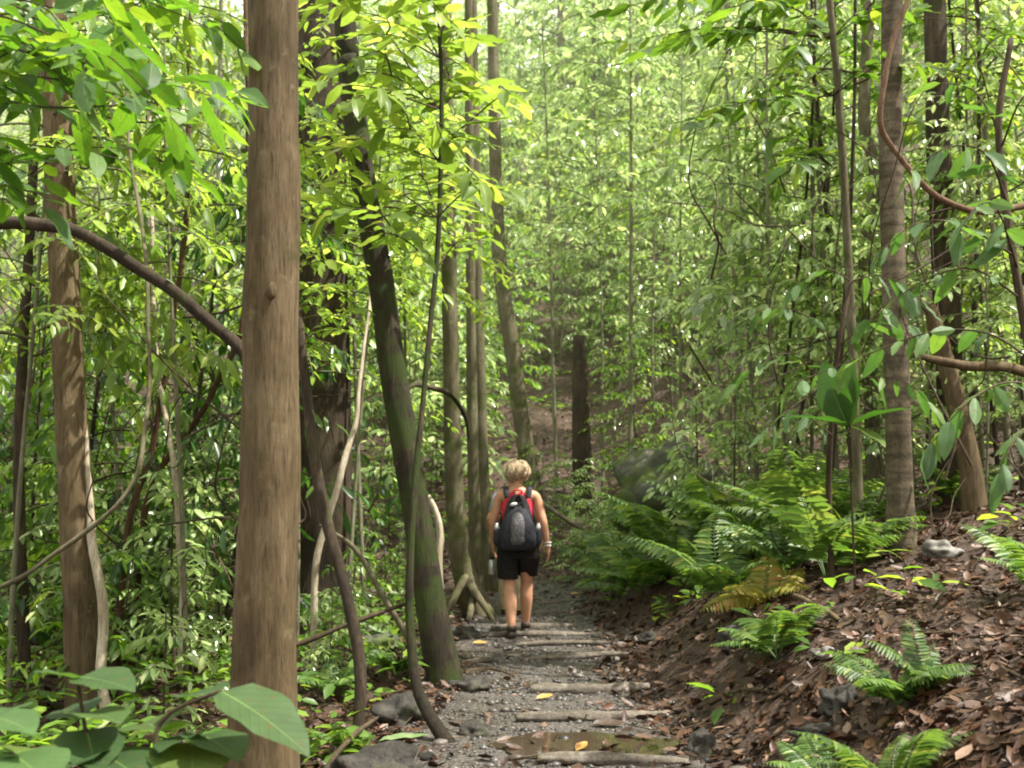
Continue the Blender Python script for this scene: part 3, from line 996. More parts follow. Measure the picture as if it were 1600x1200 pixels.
strand("liana", "dark thick liana arching down to the tan trunk at left", "liana", [(-480, 1150, 6.3), (-330, 600, 6.3), (-150, 372, 6.2), (0, 346, 6.1), (80, 355, 6.0), (160, 382, 5.95), (250, 440, 5.9), (320, 500, 5.85), (380, 555, 5.8), (425, 640, 5.75), (440, 900, 5.8), (446, 1190, 5.9)], "bark_dark", [22, 21, 20, 20, 20, 19, 18], 12, seed=3, foot=True)
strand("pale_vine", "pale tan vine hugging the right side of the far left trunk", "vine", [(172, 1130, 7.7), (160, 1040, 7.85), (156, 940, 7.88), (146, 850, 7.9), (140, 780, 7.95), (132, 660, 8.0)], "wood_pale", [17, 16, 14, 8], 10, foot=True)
strand("vine", "thin grey vine slanting up across the far left trunk", "vine", [(-220, 1120, 6.4), (-60, 965, 6.4), (50, 890, 6.4), (140, 826, 6.4), (190, 780, 6.4), (218, 720, 6.5), (232, 600, 6.7), (228, 420, 7.0), (200, 200, 7.3), (190, -100, 7.6)], "bark_grey", [8, 8, 7, 5], 7, foot=True)
strand("liana", "rust brown liana climbing steeply left of the thick tan trunk", "liana", [(176, 985, 9.4), (200, 830, 9.2), (236, 700, 9.1), (258, 590, 9.0), (276, 470, 9.0), (292, 330, 9.0), (296, 100, 9.2), (300, -150, 9.5)], "vine_rust", [12, 10, 9, 7], 8, foot=True)
strand("liana", "rusty liana bending right toward the thick tan trunk", "liana", [(210, 1000, 9.7), (222, 850, 9.5), (240, 750, 9.4), (300, 665, 9.3), (345, 590, 9.2), (380, 500, 9.1), (390, 300, 9.2), (380, -80, 9.4)], "vine_rust", [12, 10, 9, 7], 8, foot=True)
strand("liana", "pale lit liana hanging straight left of the thick tan trunk", "liana", [(288, 940, 8.7), (280, 840, 8.8), (274, 740, 8.8), (264, 680, 8.9), (240, 520, 9.1), (236, 300, 9.4), (230, -80, 9.8)], "wood_pale", [9, 9, 8, 5], 8, foot=True)
strand("liana", "reddish liana looping across the ringed grey trunk at upper right", "liana", [(1450, -120, 8.2), (1420, -10, 8.1), (1396, 60, 8.1), (1378, 140, 8.1), (1376, 195, 8.15), (1400, 238, 8.2), (1430, 275, 8.2), (1462, 308, 8.2), (1505, 328, 8.2), (1560, 330, 8.3), (1640, 300, 8.5), (1720, 200, 8.8), (1740, -100, 9.0)], "vine_red", [8, 9, 9, 11, 9], 9)
strand("fallen_branch", "broken bare branch lodged level across the right bank", "branch", [(1424, 553, 9.3), (1465, 562, 9.35), (1520, 573, 9.4), (1600, 582, 9.4), (1720, 640, 9.5), (1900, 800, 9.6)], "bark_tan", [10, 15, 17, 19], 12, rough=0.25)
strand("dead_sapling", "sunlit bleached stem slanting in front of the massive dark trunk", "stem", [(490, 1000, 9.0), (494, 900, 9.0), (512, 808, 9.0), (530, 742, 9.0), (553, 668, 9.1), (562, 600, 9.2), (580, 450, 9.6)], "wood_pale", [12, 11, 10, 8, 4], 8, foot=True)
strand("bleached_liana", "bright white curved stem beside the leaning mossy trunk", "stem", [(690, 940, 10.0), (684, 885, 10.0), (686, 840, 10.0), (680, 800, 10.0), (669, 772, 10.0)], "wood_pale", [14, 13, 11, 8], 8, foot=True)
strand("arching_branch", "small dark branch arching right from the leaning mossy trunk", "branch", [(622, 640, 8.45), (640, 606, 8.6), (665, 603, 8.9), (695, 611, 9.3), (716, 630, 9.6), (728, 655, 9.8), (733, 690, 10.0)], "bark_dark", [7, 8, 9, 7, 3], 8)
strand("dead_stick", "forked grey stick leaning low among plants left of the path", "stick", [(640, 1000, 8.6), (605, 940, 8.7), (570, 880, 8.9), (540, 845, 9.1), (500, 820, 9.3)], "bark_grey", [9, 9, 8, 5], 8)
strand("dead_stick", "brown stick lying across the plants beside the leaning trunk", "stick", [(455, 1010, 8.1), (520, 985, 8.2), (580, 962, 8.3), (645, 940, 8.5)], "twig", [8, 8, 7, 6], 8)
strand("dead_stick", "long brown stick lying on leaf litter at the tan trunk's foot", "stick", [(500, 1215, 5.6), (530, 1172, 5.9), (560, 1140, 6.2), (590, 1120, 6.6)], "twig", [9, 8, 6], 8)
strand("vine", "thin bare pole leaning low just right of the blond hiker", "vine", [(835, 775, 13.5), (850, 790, 13.3), (885, 812, 13.2), (930, 836, 13.0)], "bark_grey", [7, 8, 7], 8)
strand("surface_root", "thin pale root creeping down the right bank", "root", [(1240, 930, 7.7), (1290, 955, 7.3), (1330, 980, 7.0), (1390, 985, 6.9), (1440, 972, 7.0), (1540, 940, 7.3), (1600, 925, 7.4)], "bark_tan", [8, 8, 7, 6], 8)

for (pp, w, lab) in [([(1130, 1010), (1180, 985), (1240, 975), (1300, 985), (1360, 960)], 9, "thin root running along the soil bank below the yellowing fern"), ([(1090, 1110), (1160, 1085), (1230, 1090), (1300, 1070)], 8, "thin root across the litter low on the right bank"),
                     ([(1430, 1010), (1480, 1040), (1550, 1045), (1620, 1075)], 9, "bent root on the litter right of the lone fern"), ([(700, 1062), (735, 1052), (770, 1050), (800, 1058)], 12, "root reaching from the leaning mossy trunk onto the path")]:
    gp = [ground(*q) + np.array([0, 0, 0.012]) for q in pp]
    mb = MB()
    mb.tube(gp, np.linspace(1, 0.5, len(gp)) * 0.5 * w * gp[0][1] / F, 8, 0, rough=0.25, step=0.05)
    tag(mb.build("surface_root", M["twig"], None, gp[0]), lab, "root")

# ------------------------------------------------------------------ stems near the path with their own leaves
def stem_tree(label, pix, widths, bark, name="sapling"):
    pts = [P(u, v, d) for u, v, d in pix]
    pts[0][2] = hz(pts[0][0], pts[0][1]) - 0.06
    w = np.interp(np.linspace(0, 1, len(pts)), np.linspace(0, 1, len(widths)), widths)
    r = [0.5 * a * p[1] / F for a, p in zip(w, pts)]
    base = pts[0] + np.array([0, 0, 0.06])
    t = thing(name, label, "sapling", base)
    mb = MB()
    mb.tube(pts, r, 12, 0, rough=0.1, step=0.07, seed=5)
    mb.build("stem", M[bark], t, base)
    return t, base, pts


def leafy(t, base, branches, leafmat, tpl, leaf, gap, droop=0.3, wid=1.0, r=0.007, name="foliage", start=0.2, tilt=0.35, jit=0.25, twig="twig"):
    mb, lv = MB(), Leaves()
    for br in branches:
        pts = [P(*q) for q in br]
        spray(mb, lv, pts, r, leaf, gap, droop, start, 0, 5, wid, jit, tilt)
    if tpl is T_MID:
        lv.flush(mb, tpl, 1)
    else:
        w0, d0 = (0.15, 0.35) if tpl is T_LONG else (0.24, 0.2)
        tp = [big_template(w=w0 * a, droop=d, fold=f, shape=sh, n=8, wave=wv) for a, d, f, sh, wv in
              [(1.0, d0, 0.25, 0.85, .015), (0.85, d0 * 2.2, 0.5, 0.95, .03), (1.12, d0 * 0.4, 0.1, 0.75, .02), (0.9, -d0 * 0.5, 0.35, 0.8, .03), (1.0, d0 * 1.5, -0.3, 1.0, .02)]]
        kk = RNG.integers(0, 5, len(lv.p))
        for k in range(5):
            ix = np.nonzero(kk == k)[0]
            if len(ix):
                g = lambda a: [a[i] for i in ix]
                mb.leaves(tp[k], g(lv.p), g(lv.x), g(lv.y), g(lv.z), g(lv.s), 1, True, g(lv.w))
    return mb.build(name, [M[twig], M[leafmat], M["leaf_rib"]], t, base)


# slender sapling with the curved foot whose bright crown hangs over the path
t, b, pts = stem_tree("slender sapling with bowed foot and bright yellow green crown by leaning trunk",
                      [(712, 1160, 6.45), (668, 1112, 6.6), (647, 1050, 6.7), (640, 920, 6.8), (648, 760, 6.9), (660, 640, 7.0), (673, 500, 7.1), (683, 400, 7.2), (688, 280, 7.2), (690, 150, 7.2), (686, -10, 7.2), (690, -200, 7.2)], [26, 18, 12, 9, 8, 8, 7, 6], "bark_moss")
br = []
for (v0, tips) in [(420, [(560, 360), (640, 400), (760, 372)]), (340, [(470, 350), (520, 290), (740, 300), (790, 295), (640, 260)]), (250, [(600, 200), (560, 150), (760, 190), (740, 220), (480, 240)]),
                   (170, [(540, 110), (600, 90), (770, 160), (720, 120), (500, 170)]), (90, [(560, 30), (620, 10), (740, 60), (700, 20), (520, 60)]), (0, [(560, -60), (640, -60), (740, -20), (500, 10)])]:
    for (ut, vt) in tips:
        u0 = np.interp(v0, [0, 420], [687, 682])
        dd = 7.2 + RNG.uniform(-1.3, 1.3)
        br.append([(u0, v0, 7.2), (u0 * .55 + ut * .45, v0 * .55 + vt * .45 - 22, 7.2 * .5 + dd * .5), (ut, vt, dd)])
        br.append([(u0 * .5 + ut * .5, v0 * .5 + vt * .5 - 20, 7.2 * .5 + dd * .5), (ut * .6 + u0 * .4 + RNG.uniform(-40, 40), vt - 30, dd), (ut + RNG.uniform(-50, 50), vt + RNG.uniform(-60, 30), dd + RNG.uniform(-.5, .5))])
leafy(t, b, br, "leaf_bright", T_BIG, 0.20, 0.075, 0.15, start=0.2, wid=0.85, tilt=0.2, jit=0.2)

# dark crooked sapling between the tan trunk and the leaning trunk
t, b, pts = stem_tree("dark crooked sapling stem between the thick tan trunk and the leaning trunk", [(556, 1145, 6.3), (563, 1050, 6.4), (543, 935, 6.5), (512, 820, 6.6), (492, 720, 6.7), (478, 600, 6.8), (470, 530, 6.8), (455, 380, 6.9), (460, 100, 7.0), (455, -120, 7.0)], [19, 19, 18, 16, 12, 9], "bark_dark")
br = []
for (v0, tips) in [(540, [(545, 520), (520, 560), (560, 480)]), (480, [(540, 445), (520, 500), (490, 450)]), (420, [(560, 420), (530, 390), (420, 440)]), (330, [(530, 330), (400, 350)]), (200, [(520, 210), (390, 240), (480, 260)]), (80, [(520, 70), (380, 100), (480, 120)])]:
    for (ut, vt) in tips:
        br.append([(463, v0, 6.85), ((463 + ut) / 2, (v0 + vt) / 2 - 14, 6.9), (ut, vt, 7.0 + RNG.uniform(-.4, .4))])
leafy(t, b, br, "leaf_bright", T_MID, 0.10, 0.035, 0.2, wid=1.3, r=0.005)

# sapling off the left edge whose big leaves hang into the upper left
t, b, pts = stem_tree("sapling with large hanging leaves overhanging the upper left corner", [(-420, 1300, 4.6), (-400, 700, 4.6), (-330, 300, 4.6), (-240, 50, 4.6), (-180, -250, 4.6)], [26, 22, 18, 12], "bark_dark")
br = [[(-330, 300, 4.6), (-120, 130, 4.5), (60, 120, 4.4), (190, 150, 4.4), (330, 180, 4.4)],
      [(-240, 50, 4.6), (-40, 20, 4.2), (90, 60, 4.0), (200, 110, 3.9), (330, 150, 3.8)],
      [(-330, 300, 4.6), (-150, 190, 4.8), (0, 220, 5.0), (150, 240, 5.1), (300, 280, 5.2)],
      [(-240, 50, 4.6), (-100, -60, 4.8), (100, -40, 5.0), (250, 10, 5.2), (340, 50, 5.3)],
      [(-360, 420, 4.6), (-200, 260, 4.4), (-40, 240, 4.2), (60, 280, 4.2)],
      [(-200, -200, 4.6), (0, -120, 4.4), (120, -60, 4.2), (180, 40, 4.1)],
      [(-60, 40, 4.25), (20, 0, 4.1), (80, 20, 4.0), (120, 80, 4.0)],
      [(-150, 120, 4.5), (-40, 70, 4.3), (60, 90, 4.2), (110, 140, 4.2)]]
br += [[(a[0] + RNG.uniform(-60, 60), a[1] + RNG.uniform(-50, 70), a[2] + RNG.uniform(-.3, .9)) if i else a for i, a in enumerate(q)] for q in list(br) for _ in (0, 1)]
leafy(t, b, br, "leaf_big", T_BIG, 0.185, 0.10, 0.3, wid=0.85, start=0.3, r=0.006)
# a second, finer one a little farther back
t, b, pts = stem_tree("sapling with narrow drooping leaves behind the far left trunk", [(40, 1060, 9.0), (30, 700, 9.0), (50, 300, 9.0), (60, 0, 9.0), (40, -250, 9.0)], [20, 16, 13, 9], "bark_dark")
br = []
for v0 in np.linspace(-60, 560, 17):
    for k in range(4):
        ut = 40 + RNG.choice([-1, 1]) * RNG.uniform(90, 330)
        br.append([(45, v0, 9.0), ((45 + ut) / 2, v0 - 40, 9.0), (ut, v0 + RNG.uniform(-10, 90), 9.0 + RNG.uniform(-1, 1))])
leafy(t, b, br, "leaf_bright", T_LONG, 0.19, 0.09, 0.6, wid=1.1, start=0.25, r=0.005)

# branch of long level leaves at the very top right of centre
t, b, pts = stem_tree("tall thin sapling with broad sprays of leaves over the right bank", [(1345, 905, 9.4), (1338, 700, 9.4), (1325, 400, 9.3), (1310, 150, 9.2), (1290, -60, 9.1), (1270, -300, 9.0)], [16, 15, 13, 11, 8], "bark_grey")
br = []
for (v0, tips) in [(150, [(1200, 130), (1080, 180), (1420, 120)]), (60, [(1100, 60), (1010, 90), (1180, 30), (1400, 40), (1240, 100)]), (-20, [(960, 20), (1060, 30), (1180, 10)]), (260, [(1240, 260), (1190, 220)])]:
    for (ut, vt) in tips:
        for q in range(2):
            ut2, vt2 = ut + RNG.uniform(-40, 40), vt + RNG.uniform(-30, 30)
            br.append([(1300, v0, 9.2), ((1300 + ut2) / 2, (v0 + vt2) / 2 - 20, 8.9), (ut2, vt2, 8.6 + RNG.uniform(-.6, .6))])
leafy(t, b, br, "leaf_mid", T_BIG, 0.22, 0.10, 0.2, wid=0.8, start=0.3, tilt=0.25)

# pale drooping leaves on the right bank
t, b, pts = stem_tree("shrub of large grey green drooping leaves over the right bank", [(1660, 1010, 5.6), (1640, 760, 5.6), (1610, 560, 5.6), (1580, 380, 5.6), (1560, 200, 5.6), (1580, 60, 5.6)], [16, 14, 12, 9], "twig")
br = [[(1600, 470, 5.6), (1520, 420, 5.5), (1440, 440, 5.5), (1360, 500, 5.4)], [(1585, 400, 5.6), (1500, 350, 5.4), (1430, 350, 5.3), (1380, 390, 5.3)], [(1610, 560, 5.6), (1540, 520, 5.8), (1450, 520, 5.9), (1340, 560, 6.0), (1240, 600, 6.0)],
      [(1575, 320, 5.6), (1540, 240, 5.4), (1480, 230, 5.3), (1420, 270, 5.3)], [(1565, 230, 5.6), (1600, 150, 5.4), (1660, 140, 5.3)], [(1560, 200, 5.6), (1520, 140, 5.7), (1470, 130, 5.8)],
      [(1590, 420, 5.6), (1560, 330, 5.2), (1530, 320, 5.0), (1500, 360, 4.9)], [(1620, 600, 5.6), (1560, 600, 5.3), (1500, 640, 5.2), (1450, 700, 5.2)], [(1630, 660, 5.6), (1590, 680, 5.2), (1560, 740, 5.1)]]
leafy(t, b, br, "leaf_grey", T_BIG, 0.175, 0.085, 0.5, wid=0.8, start=0.2)
t, b, pts = stem_tree("shrub with long pale leaves left of the ringed grey trunk", [(1300, 900, 8.2), (1295, 760, 8.2), (1300, 640, 8.1), (1310, 540, 8.0), (1330, 440, 8.0)], [10, 9, 7], "twig")
br = [[(1300, 640, 8.1), (1250, 560, 8.0), (1200, 560, 7.9), (1150, 600, 7.9)], [(1310, 560, 8.0), (1270, 500, 8.0), (1210, 480, 7.9), (1160, 500, 7.9)], [(1300, 680, 8.1), (1240, 640, 7.9), (1200, 670, 7.8)],
      [(1310, 540, 8.0), (1370, 500, 7.8), (1430, 510, 7.7)], [(1300, 620, 8.1), (1360, 590, 7.8), (1420, 600, 7.7), (1460, 640, 7.7)], [(1330, 440, 8.0), (1290, 420, 8.0), (1240, 450, 8.0)], [(1330, 440, 8.0), (1380, 430, 8.0), (1440, 470, 8.0)]]
leafy(t, b, br, "leaf_grey", T_LONG, 0.21, 0.085, 0.5, wid=0.9)


# ------------------------------------------------------------------ explicit large leaves: (base pixel, tip pixel, distance, width, roll)
def leaf_plant(label, stems, lvs, mat, tpl, name="broad_leaved_plant", cat="plant", foot=None):
    b0 = P(*foot)
    base = np.array([b0[0], b0[1], hz(b0[0], b0[1])])
    t = thing(name, label, cat, base)
    mb = MB()
    for st in stems:
        pts = [base] + [P(*q) for q in st]
        mb.tube(pts, np.linspace(0.010, 0.004, len(pts)), 7, 0, step=0.05)
    mb.build("stem", M["twig"], t, base)
    mb, L = MB(), Leaves()
    for (ub, vb, db, ut, vt, dt, w, roll) in lvs:
        a, e = P(ub, vb, db), P(ut, vt, dt)
        Y = unit(e - a)
        N = np.array([roll, -0.25, 1.0])
        N = unit(N - Y * N.dot(Y))
        L.put(a, (np.cross(Y, N), Y, N), np.linalg.norm(e - a) * 1.05, w)
    L.flush(mb, tpl, 0)
    mb.build("leaves", [M[mat], M["leaf_rib"]], t, base)
    return t


leaf_plant("broad leaved plant with big glossy oval leaves in front of tan trunk",
           [[(240, 1250, 3.1), (250, 1130, 3.1), (330, 1085, 3.1), (348, 1080, 3.1)], [(150, 1250, 3.1), (130, 1120, 3.15), (120, 1058, 3.2)], [(330, 1250, 3.2), (310, 1150, 3.2)]],
           [(345, 1080, 3.1, 482, 1150, 2.95, 1.05, 0.25), (122, 1062, 3.2, 60, 1040, 3.1, 1.3, -0.2), (125, 1058, 3.2, 205, 1062, 3.1, 1.3, 0.2), (310, 1150, 3.2, 250, 1155, 3.0, 1.2, -0.3), (312, 1148, 3.2, 372, 1165, 3.0, 1.15, 0.3),
            (300, 1160, 3.2, 300, 1210, 2.9, 1.2, 0.0), (130, 1120, 3.15, 95, 1095, 3.3, 1.3, -0.1), (130, 1115, 3.15, 185, 1110, 3.0, 1.3, 0.3), (150, 1180, 3.1, 90, 1190, 2.9, 1.2, -0.2), (160, 1180, 3.1, 230, 1205, 2.9, 1.2, 0.2),
            (240, 1210, 3.1, 180, 1225, 2.9, 1.3, -0.2), (330, 1090, 3.1, 290, 1070, 3.3, 1.1, 0.0), (135, 1140, 3.15, 150, 1190, 2.95, 1.3, 0.1), (250, 1140, 3.1, 215, 1115, 3.3, 1.2, -0.1)],
           "leaf_grey", T_BROAD, foot=(200, 1500, 3.2))
leaf_plant("low broad leaved plant at the bottom left corner",
           [[(30, 1300, 2.9), (20, 1180, 2.9)], [(-40, 1300, 2.9), (-10, 1120, 2.9)]],
           [(20, 1180, 2.9, 70, 1200, 2.7, 1.3, 0.2), (20, 1180, 2.9, -40, 1190, 2.8, 1.3, -0.2), (-10, 1120, 2.9, 50, 1130, 2.8, 1.25, 0.2), (-10, 1120, 2.9, 20, 1090, 3.1, 1.2, 0.0), (10, 1200, 2.9, 40, 1240, 2.7, 1.3, 0.1), (25, 1178, 2.9, 60, 1155, 3.1, 1.2, 0.1)],
           "leaf_grey", T_BROAD, foot=(0, 1600, 3.0))
leaf_plant("dark plant with upright broad leaves left of ringed trunk's foot",
           [[(1330, 760, 7.6), (1325, 665, 7.6)]],
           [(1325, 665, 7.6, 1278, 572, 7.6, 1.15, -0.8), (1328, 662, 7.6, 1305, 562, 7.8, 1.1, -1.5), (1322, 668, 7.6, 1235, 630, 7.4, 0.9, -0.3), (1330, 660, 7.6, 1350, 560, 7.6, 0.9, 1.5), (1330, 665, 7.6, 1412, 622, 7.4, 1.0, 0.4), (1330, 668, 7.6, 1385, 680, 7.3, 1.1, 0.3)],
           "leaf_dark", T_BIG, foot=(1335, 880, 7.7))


def strap_plant(label, u, v, y, n, L, w, mat, spread=0.8, name="strap_leaved_plant", base=None):
    g = ground(u, v) if base is None else base
    t = tag(None or bpy.data.objects.new(name, None), label, "plant")
    mb = MB()
    for i in range(n):
        a = i * 2.4 + RNG.uniform(-.4, .4)
        l = L * RNG.uniform(0.7, 1.15)
        d = np.array([math.cos(a), math.sin(a), 0])
        el = RNG.uniform(0.55, 1.3)
        k = 11
        ctr, V = [], []
        for s in np.linspace(0, 1, k):
            ctr.append(g + d * (l * s * math.cos(el) * spread + 0.02) + np.array([0, 0, l * (s * math.sin(el) - 0.45 * s * s * (1.4 - el * .5))]))
        sd = unit(np.cross(d, (0, 0, 1.0)))
        for s, c in zip(np.linspace(0, 1, k), ctr):
            ww = w * (0.35 + 0.65 * math.sin(PI * min(1, s * 1.1 + 0.12))) * (1 - s ** 3)
            V += [c - sd * ww + np.array([0, 0, ww * 0.4]), c, c + sd * ww + np.array([0, 0, ww * 0.4])]
        f = []
        for j in range(k - 1):
            f += [(j * 3, j * 3 + 1, j * 3 + 4, j * 3 + 3), (j * 3 + 1, j * 3 + 2, j * 3 + 5, j * 3 + 4)]
        mb.add(V, [f])
    bpy.data.objects.remove(t)
    o = mb.build(name, M[mat], None, g)
    return tag(o, label, "plant")


strap_plant("strap leaved plant arching above the ferns on the right bank", 1235, 835, 0, 13, 0.85, 0.022, "leaf_bright")
strap_plant("sunlit strap leaved plant at the leaning mossy trunk's left", 545, 985, 0, 16, 0.6, 0.024, "leaf_bright")
strap_plant("sunlit strap leaved plant right beside the thick tan trunk", 492, 1000, 0, 14, 0.55, 0.024, "leaf_bright")
strap_plant("small strap leaved plant under the leaning stick left of the path", 610, 1010, 0, 12, 0.4, 0.022, "leaf_bright")


strap_plant("strap leaved plant between the boulder and the feathery ferns", 1120, 850, 0, 12, 0.8, 0.022, "fern")
strap_plant("strap leaved plant low on the bank below the yellowing fern", 1160, 955, 0, 10, 0.45, 0.018, "fern")
strap_plant("big arching strap leaved plant standing among the tall ferns", 1190, 870, 0, 14, 0.95, 0.024, "fern")
strap_plant("strap leaved plant beside the ringed trunk's ferns", 1345, 880, 0, 12, 0.7, 0.020, "leaf_bright")
# ------------------------------------------------------------------ ferns
def fern_mesh(n, L, leafmat, pinna=0.17, pairs=22, seed=0, el0=1.0):
    mr, mb, lv = MB(), MB(), Leaves()
    for i in range(n):
        a = i * 2.4 + seed + RNG.uniform(-.4, .4)
        l = L * RNG.uniform(0.65, 1.15)
        el = el0 * RNG.uniform(0.55, 1.15)
        d = np.array([math.cos(a), math.sin(a), 0])
        tw = RNG.normal(0, 0.25)
        d2 = np.array([math.cos(a + tw), math.sin(a + tw), 0])
        S = np.linspace(0, 1, 14)
        C = np.array([(d * (1 - s) + d2 * s) * (l * s * (0.55 + 0.35 * s)) + np.array([0, 0, l * (s * math.sin(el) * 1.1 - 0.48 * s * s)]) for s in S])
        mb.tube(C, np.linspace(0.005, 0.0012, 14), 4, 0, cap=False)
        T = np.gradient(C, axis=0)
        for k in range(pairs):
            s = 0.16 + 0.83 * (k / (pairs - 1))
            q = np.array([np.interp(s, S, C[:, j]) for j in range(3)])
            tt = unit([np.interp(s, S, T[:, j]) for j in range(3)])
            pl = pinna * l * 1.6 * (math.sin(PI * min(1, (s * 0.86 + 0.16))) ** 0.7) + 0.01
            for sg in (-1, 1):
                side = unit(np.cross(tt, (0, 0, 1.0))) * sg
                Y = unit(tt * 0.45 + side + np.array([0, 0, -0.18]) + RNG.normal(0, 0.06, 3))
                N = unit(np.cross(side * sg, tt))
                N = N if N[2] > 0 else -N
                N = unit(N - Y * N.dot(Y))
                lv.put(q, (np.cross(Y, N), Y, N), pl, 0.62)
    lv.flush(mb, T_MID, 1)
    return mb.mesh("fronds", [M["fern"] if leafmat == "fern" else M[leafmat], M[leafmat]])


FERN = [fern_mesh(9, 1.05, "fern", seed=0, el0=1.3, pinna=0.15), fern_mesh(8, 0.9, "fern", seed=2, el0=1.35, pinna=0.14), fern_mesh(9, 0.6, "fern", seed=4, el0=1.2)]
FERN_Y = fern_mesh(7, 0.6, "fern_yellow", seed=1)


def fern(me, u, v, label, s=1.0, rot=0.0, group=None, at=None):
    g = ground(u, v) if at is None else np.array([at[0], at[1], hz(*at)])
    o = bpy.data.objects.new("fern", me)
    COL.objects.link(o)
    o.location = g
    o.rotation_euler = (RNG.uniform(-.25, .25), RNG.uniform(-.3, .15), rot)
    s *= 1.02
    o.scale = (s, s, s * RNG.uniform(1.0, 1.3))
    return tag(o, label, "fern", group)


fern(FERN[0], 1000, 930, "fern at the path's right edge nearest the hikers", 0.95, 0.3)
fern(FERN[0], 1075, 905, "tall fern above the path edge, right of the nearest one to hikers", 1.1, 1.3)
fern(FERN[1], 1130, 945, "fern hanging over the bare soil of the bank", 1.0, 2.0)
fern(FERN[0], 1165, 880, "large feathery fern in the middle of the right bank", 1.15, 3.1)
fern(FERN[0], 1255, 870, "large fern just left of the ringed grey trunk", 1.05, 4.4)
fern(FERN[1], 1320, 850, "fern close against the ringed grey trunk", 0.95, 5.2)
fern(FERN[1], 965, 895, "low fern at the far end of the fern bank", 0.9, 2.6)
fern(FERN[0], 960, 925, "arching fern low beside the path right of the hikers", 0.80, 1.0)
fern(FERN[1], 1205, 830, "fern behind the strap leaved plant", 0.80, 1.0)
fern(FERN[0], 1290, 905, "fern spilling over the bank left of the ringed trunk's foot", 1.00, 2.0)
fern(FERN[1], 1345, 800, "fern behind the ringed trunk on the left", 0.80, 1.0)
fern(FERN[0], 950, 905, "bright fern leaning over the path just right of the hikers", 0.8, 5.0)
fern(FERN[0], 1045, 880, "bright fern below the mossy boulder", 1.0, 2.2)
fern(FERN[0], 1135, 870, "upright fern beside the arching strap leaves", 1.1, 4.1)
fern(FERN[1], 1230, 900, "fern at the top of the bare soil left of the ringed trunk", 1.0, 0.2)
fern(FERN[1], 1085, 930, "fern at the rim of the soil bank right of the path", 0.85, 3.3)
fern(FERN[0], 1300, 875, "tall fern touching the ringed grey trunk's foot", 0.9, 1.8)
fern(FERN_Y, 1195, 945, "yellowing fern on the bank above the path", 0.9, 0.4)
fern(FERN[2], 1215, 1035, "dark fern clump hanging on the soil bank", 0.8, 3.6)
fern(FERN[2], 1405, 1110, "lone fern on brown litter at lower right", 0.62, 1.0)
fern(FERN[1], 1445, 1085, "taller fern behind the lone one at lower right", 0.4, 2.2)
fern(FERN[2], 1290, 1240, "fern poking up at the bottom edge on the right", 0.5, 0.5)
fern(FERN[1], 1400, 1265, "wide fern at the bottom edge by the lower right corner", 0.5, 4.0)
fern(FERN[1], 1625, 930, "fern at the right edge below the drooping shrub", 0.6, 2.9)
fern(FERN[2], 620, 1060, "small sunlit fern left of the leaning trunk's foot", 0.55, 1.4)
fern(FERN[2], 520, 1085, "small fern between the tan trunk and the dark sapling", 0.6, 2.4)
fern(FERN[2], 545, 1190, "small fern on the litter by the bottom rock", 0.4, 0.2)
fern(FERN[1], 1490, 790, "fern under the leaning dead trunk", 0.9, 1.1)


# ------------------------------------------------------------------ rocks
def rock(label, u, v, w, hgt, mat="rock", seed=0.0, depth_ratio=0.9, sink=0.36, name="rock"):
    g = ground(u, v)
    s = 0.5 * w * g[1] / F
    h_ = 0.5 * hgt * g[1] / F
    mb = MB()
    c = g + np.array([0, s * depth_ratio * 0.6, h_ * (1 - 2 * sink)])
    stone(mb, c, (s, s * depth_ratio, h_ * 1.1), seed, ICO4, 0.55, freq=1.5)
    o = mb.build(name, M[mat], None, c)
    return tag(o, label, "rock")


rock("big mossy boulder among leaves on the slope above the ferns", 1062, 812, 205, 150, "rock_moss", 1.0, 0.8, name="boulder")
rock("dark rounded rock left of the bowed sapling's foot", 628, 1130, 82, 52, "rock", 2.0)
rock("flat dark rock at the bottom edge left of the puddle", 580, 1225, 130, 62, "rock", 3.0)
rock("dark rock in front of the leaning mossy trunk's foot", 735, 1083, 54, 30, "rock", 4.0)
rock("dark wet rock at the right edge of the puddle", 1105, 1182, 56, 44, "rock", 5.0)
rock("pale stone on the soil bank under the dark fern", 1292, 1028, 36, 22, "rock_pale", 6.0)
rock("sunlit pale rock at the right of the ringed trunk's foot", 1478, 872, 60, 34, "rock_pale", 7.0)
rock("grey rock tucked under the bank fern", 1160, 1010, 60, 40, "rock", 8.0)
rock("brown rock on the bank at lower right", 1320, 1110, 60, 42, "rock", 9.0)
rock("small black rock on the right path edge", 1015, 1003, 36, 18, "rock", 10.0)
rock("flat grey rock left of the puddle in the path", 745, 1155, 60, 24, "rock", 11.0)
rock("long low rock in the litter at the bottom right", 1290, 1160, 80, 26, "rock", 12.0)
rock("dark rock at the foot of the curved rooty trunk", 722, 1000, 46, 26, "rock", 13.0)
rock("mossy rock behind the leaning mossy trunk", 590, 1020, 70, 40, "rock_moss", 14.0)
STN = []
for k in range(5):
    mb = MB()
    stone(mb, (0, 0, 0), (1, 0.85, 0.55), 20 + k, ICO2, 0.4)
    STN.append(mb.mesh("stone", M["rock"] if k % 2 else M["pebble"]))
for i in range(46):
    y = 5.2 + 8.5 * random.random() ** 1.2
    sgn = random.choice([-1, 1, 1])
    x = float(path_x(y)) + sgn * float(path_w(y)) * random.uniform(0.55, 1.25)
    s = random.uniform(0.022, 0.06)
    o = bpy.data.objects.new("stone", STN[i % 5])
    COL.objects.link(o)
    o.location = (x, y, hz(x, y) + s * 0.3)
    o.rotation_euler = (random.uniform(-.2, .2), random.uniform(-.2, .2), random.uniform(0, 6))
    o.scale = (s, s * random.uniform(.7, 1.1), s)
    tag(o, "small grey stone lying along the edges of the path", "stone", "small stones along the path edges")


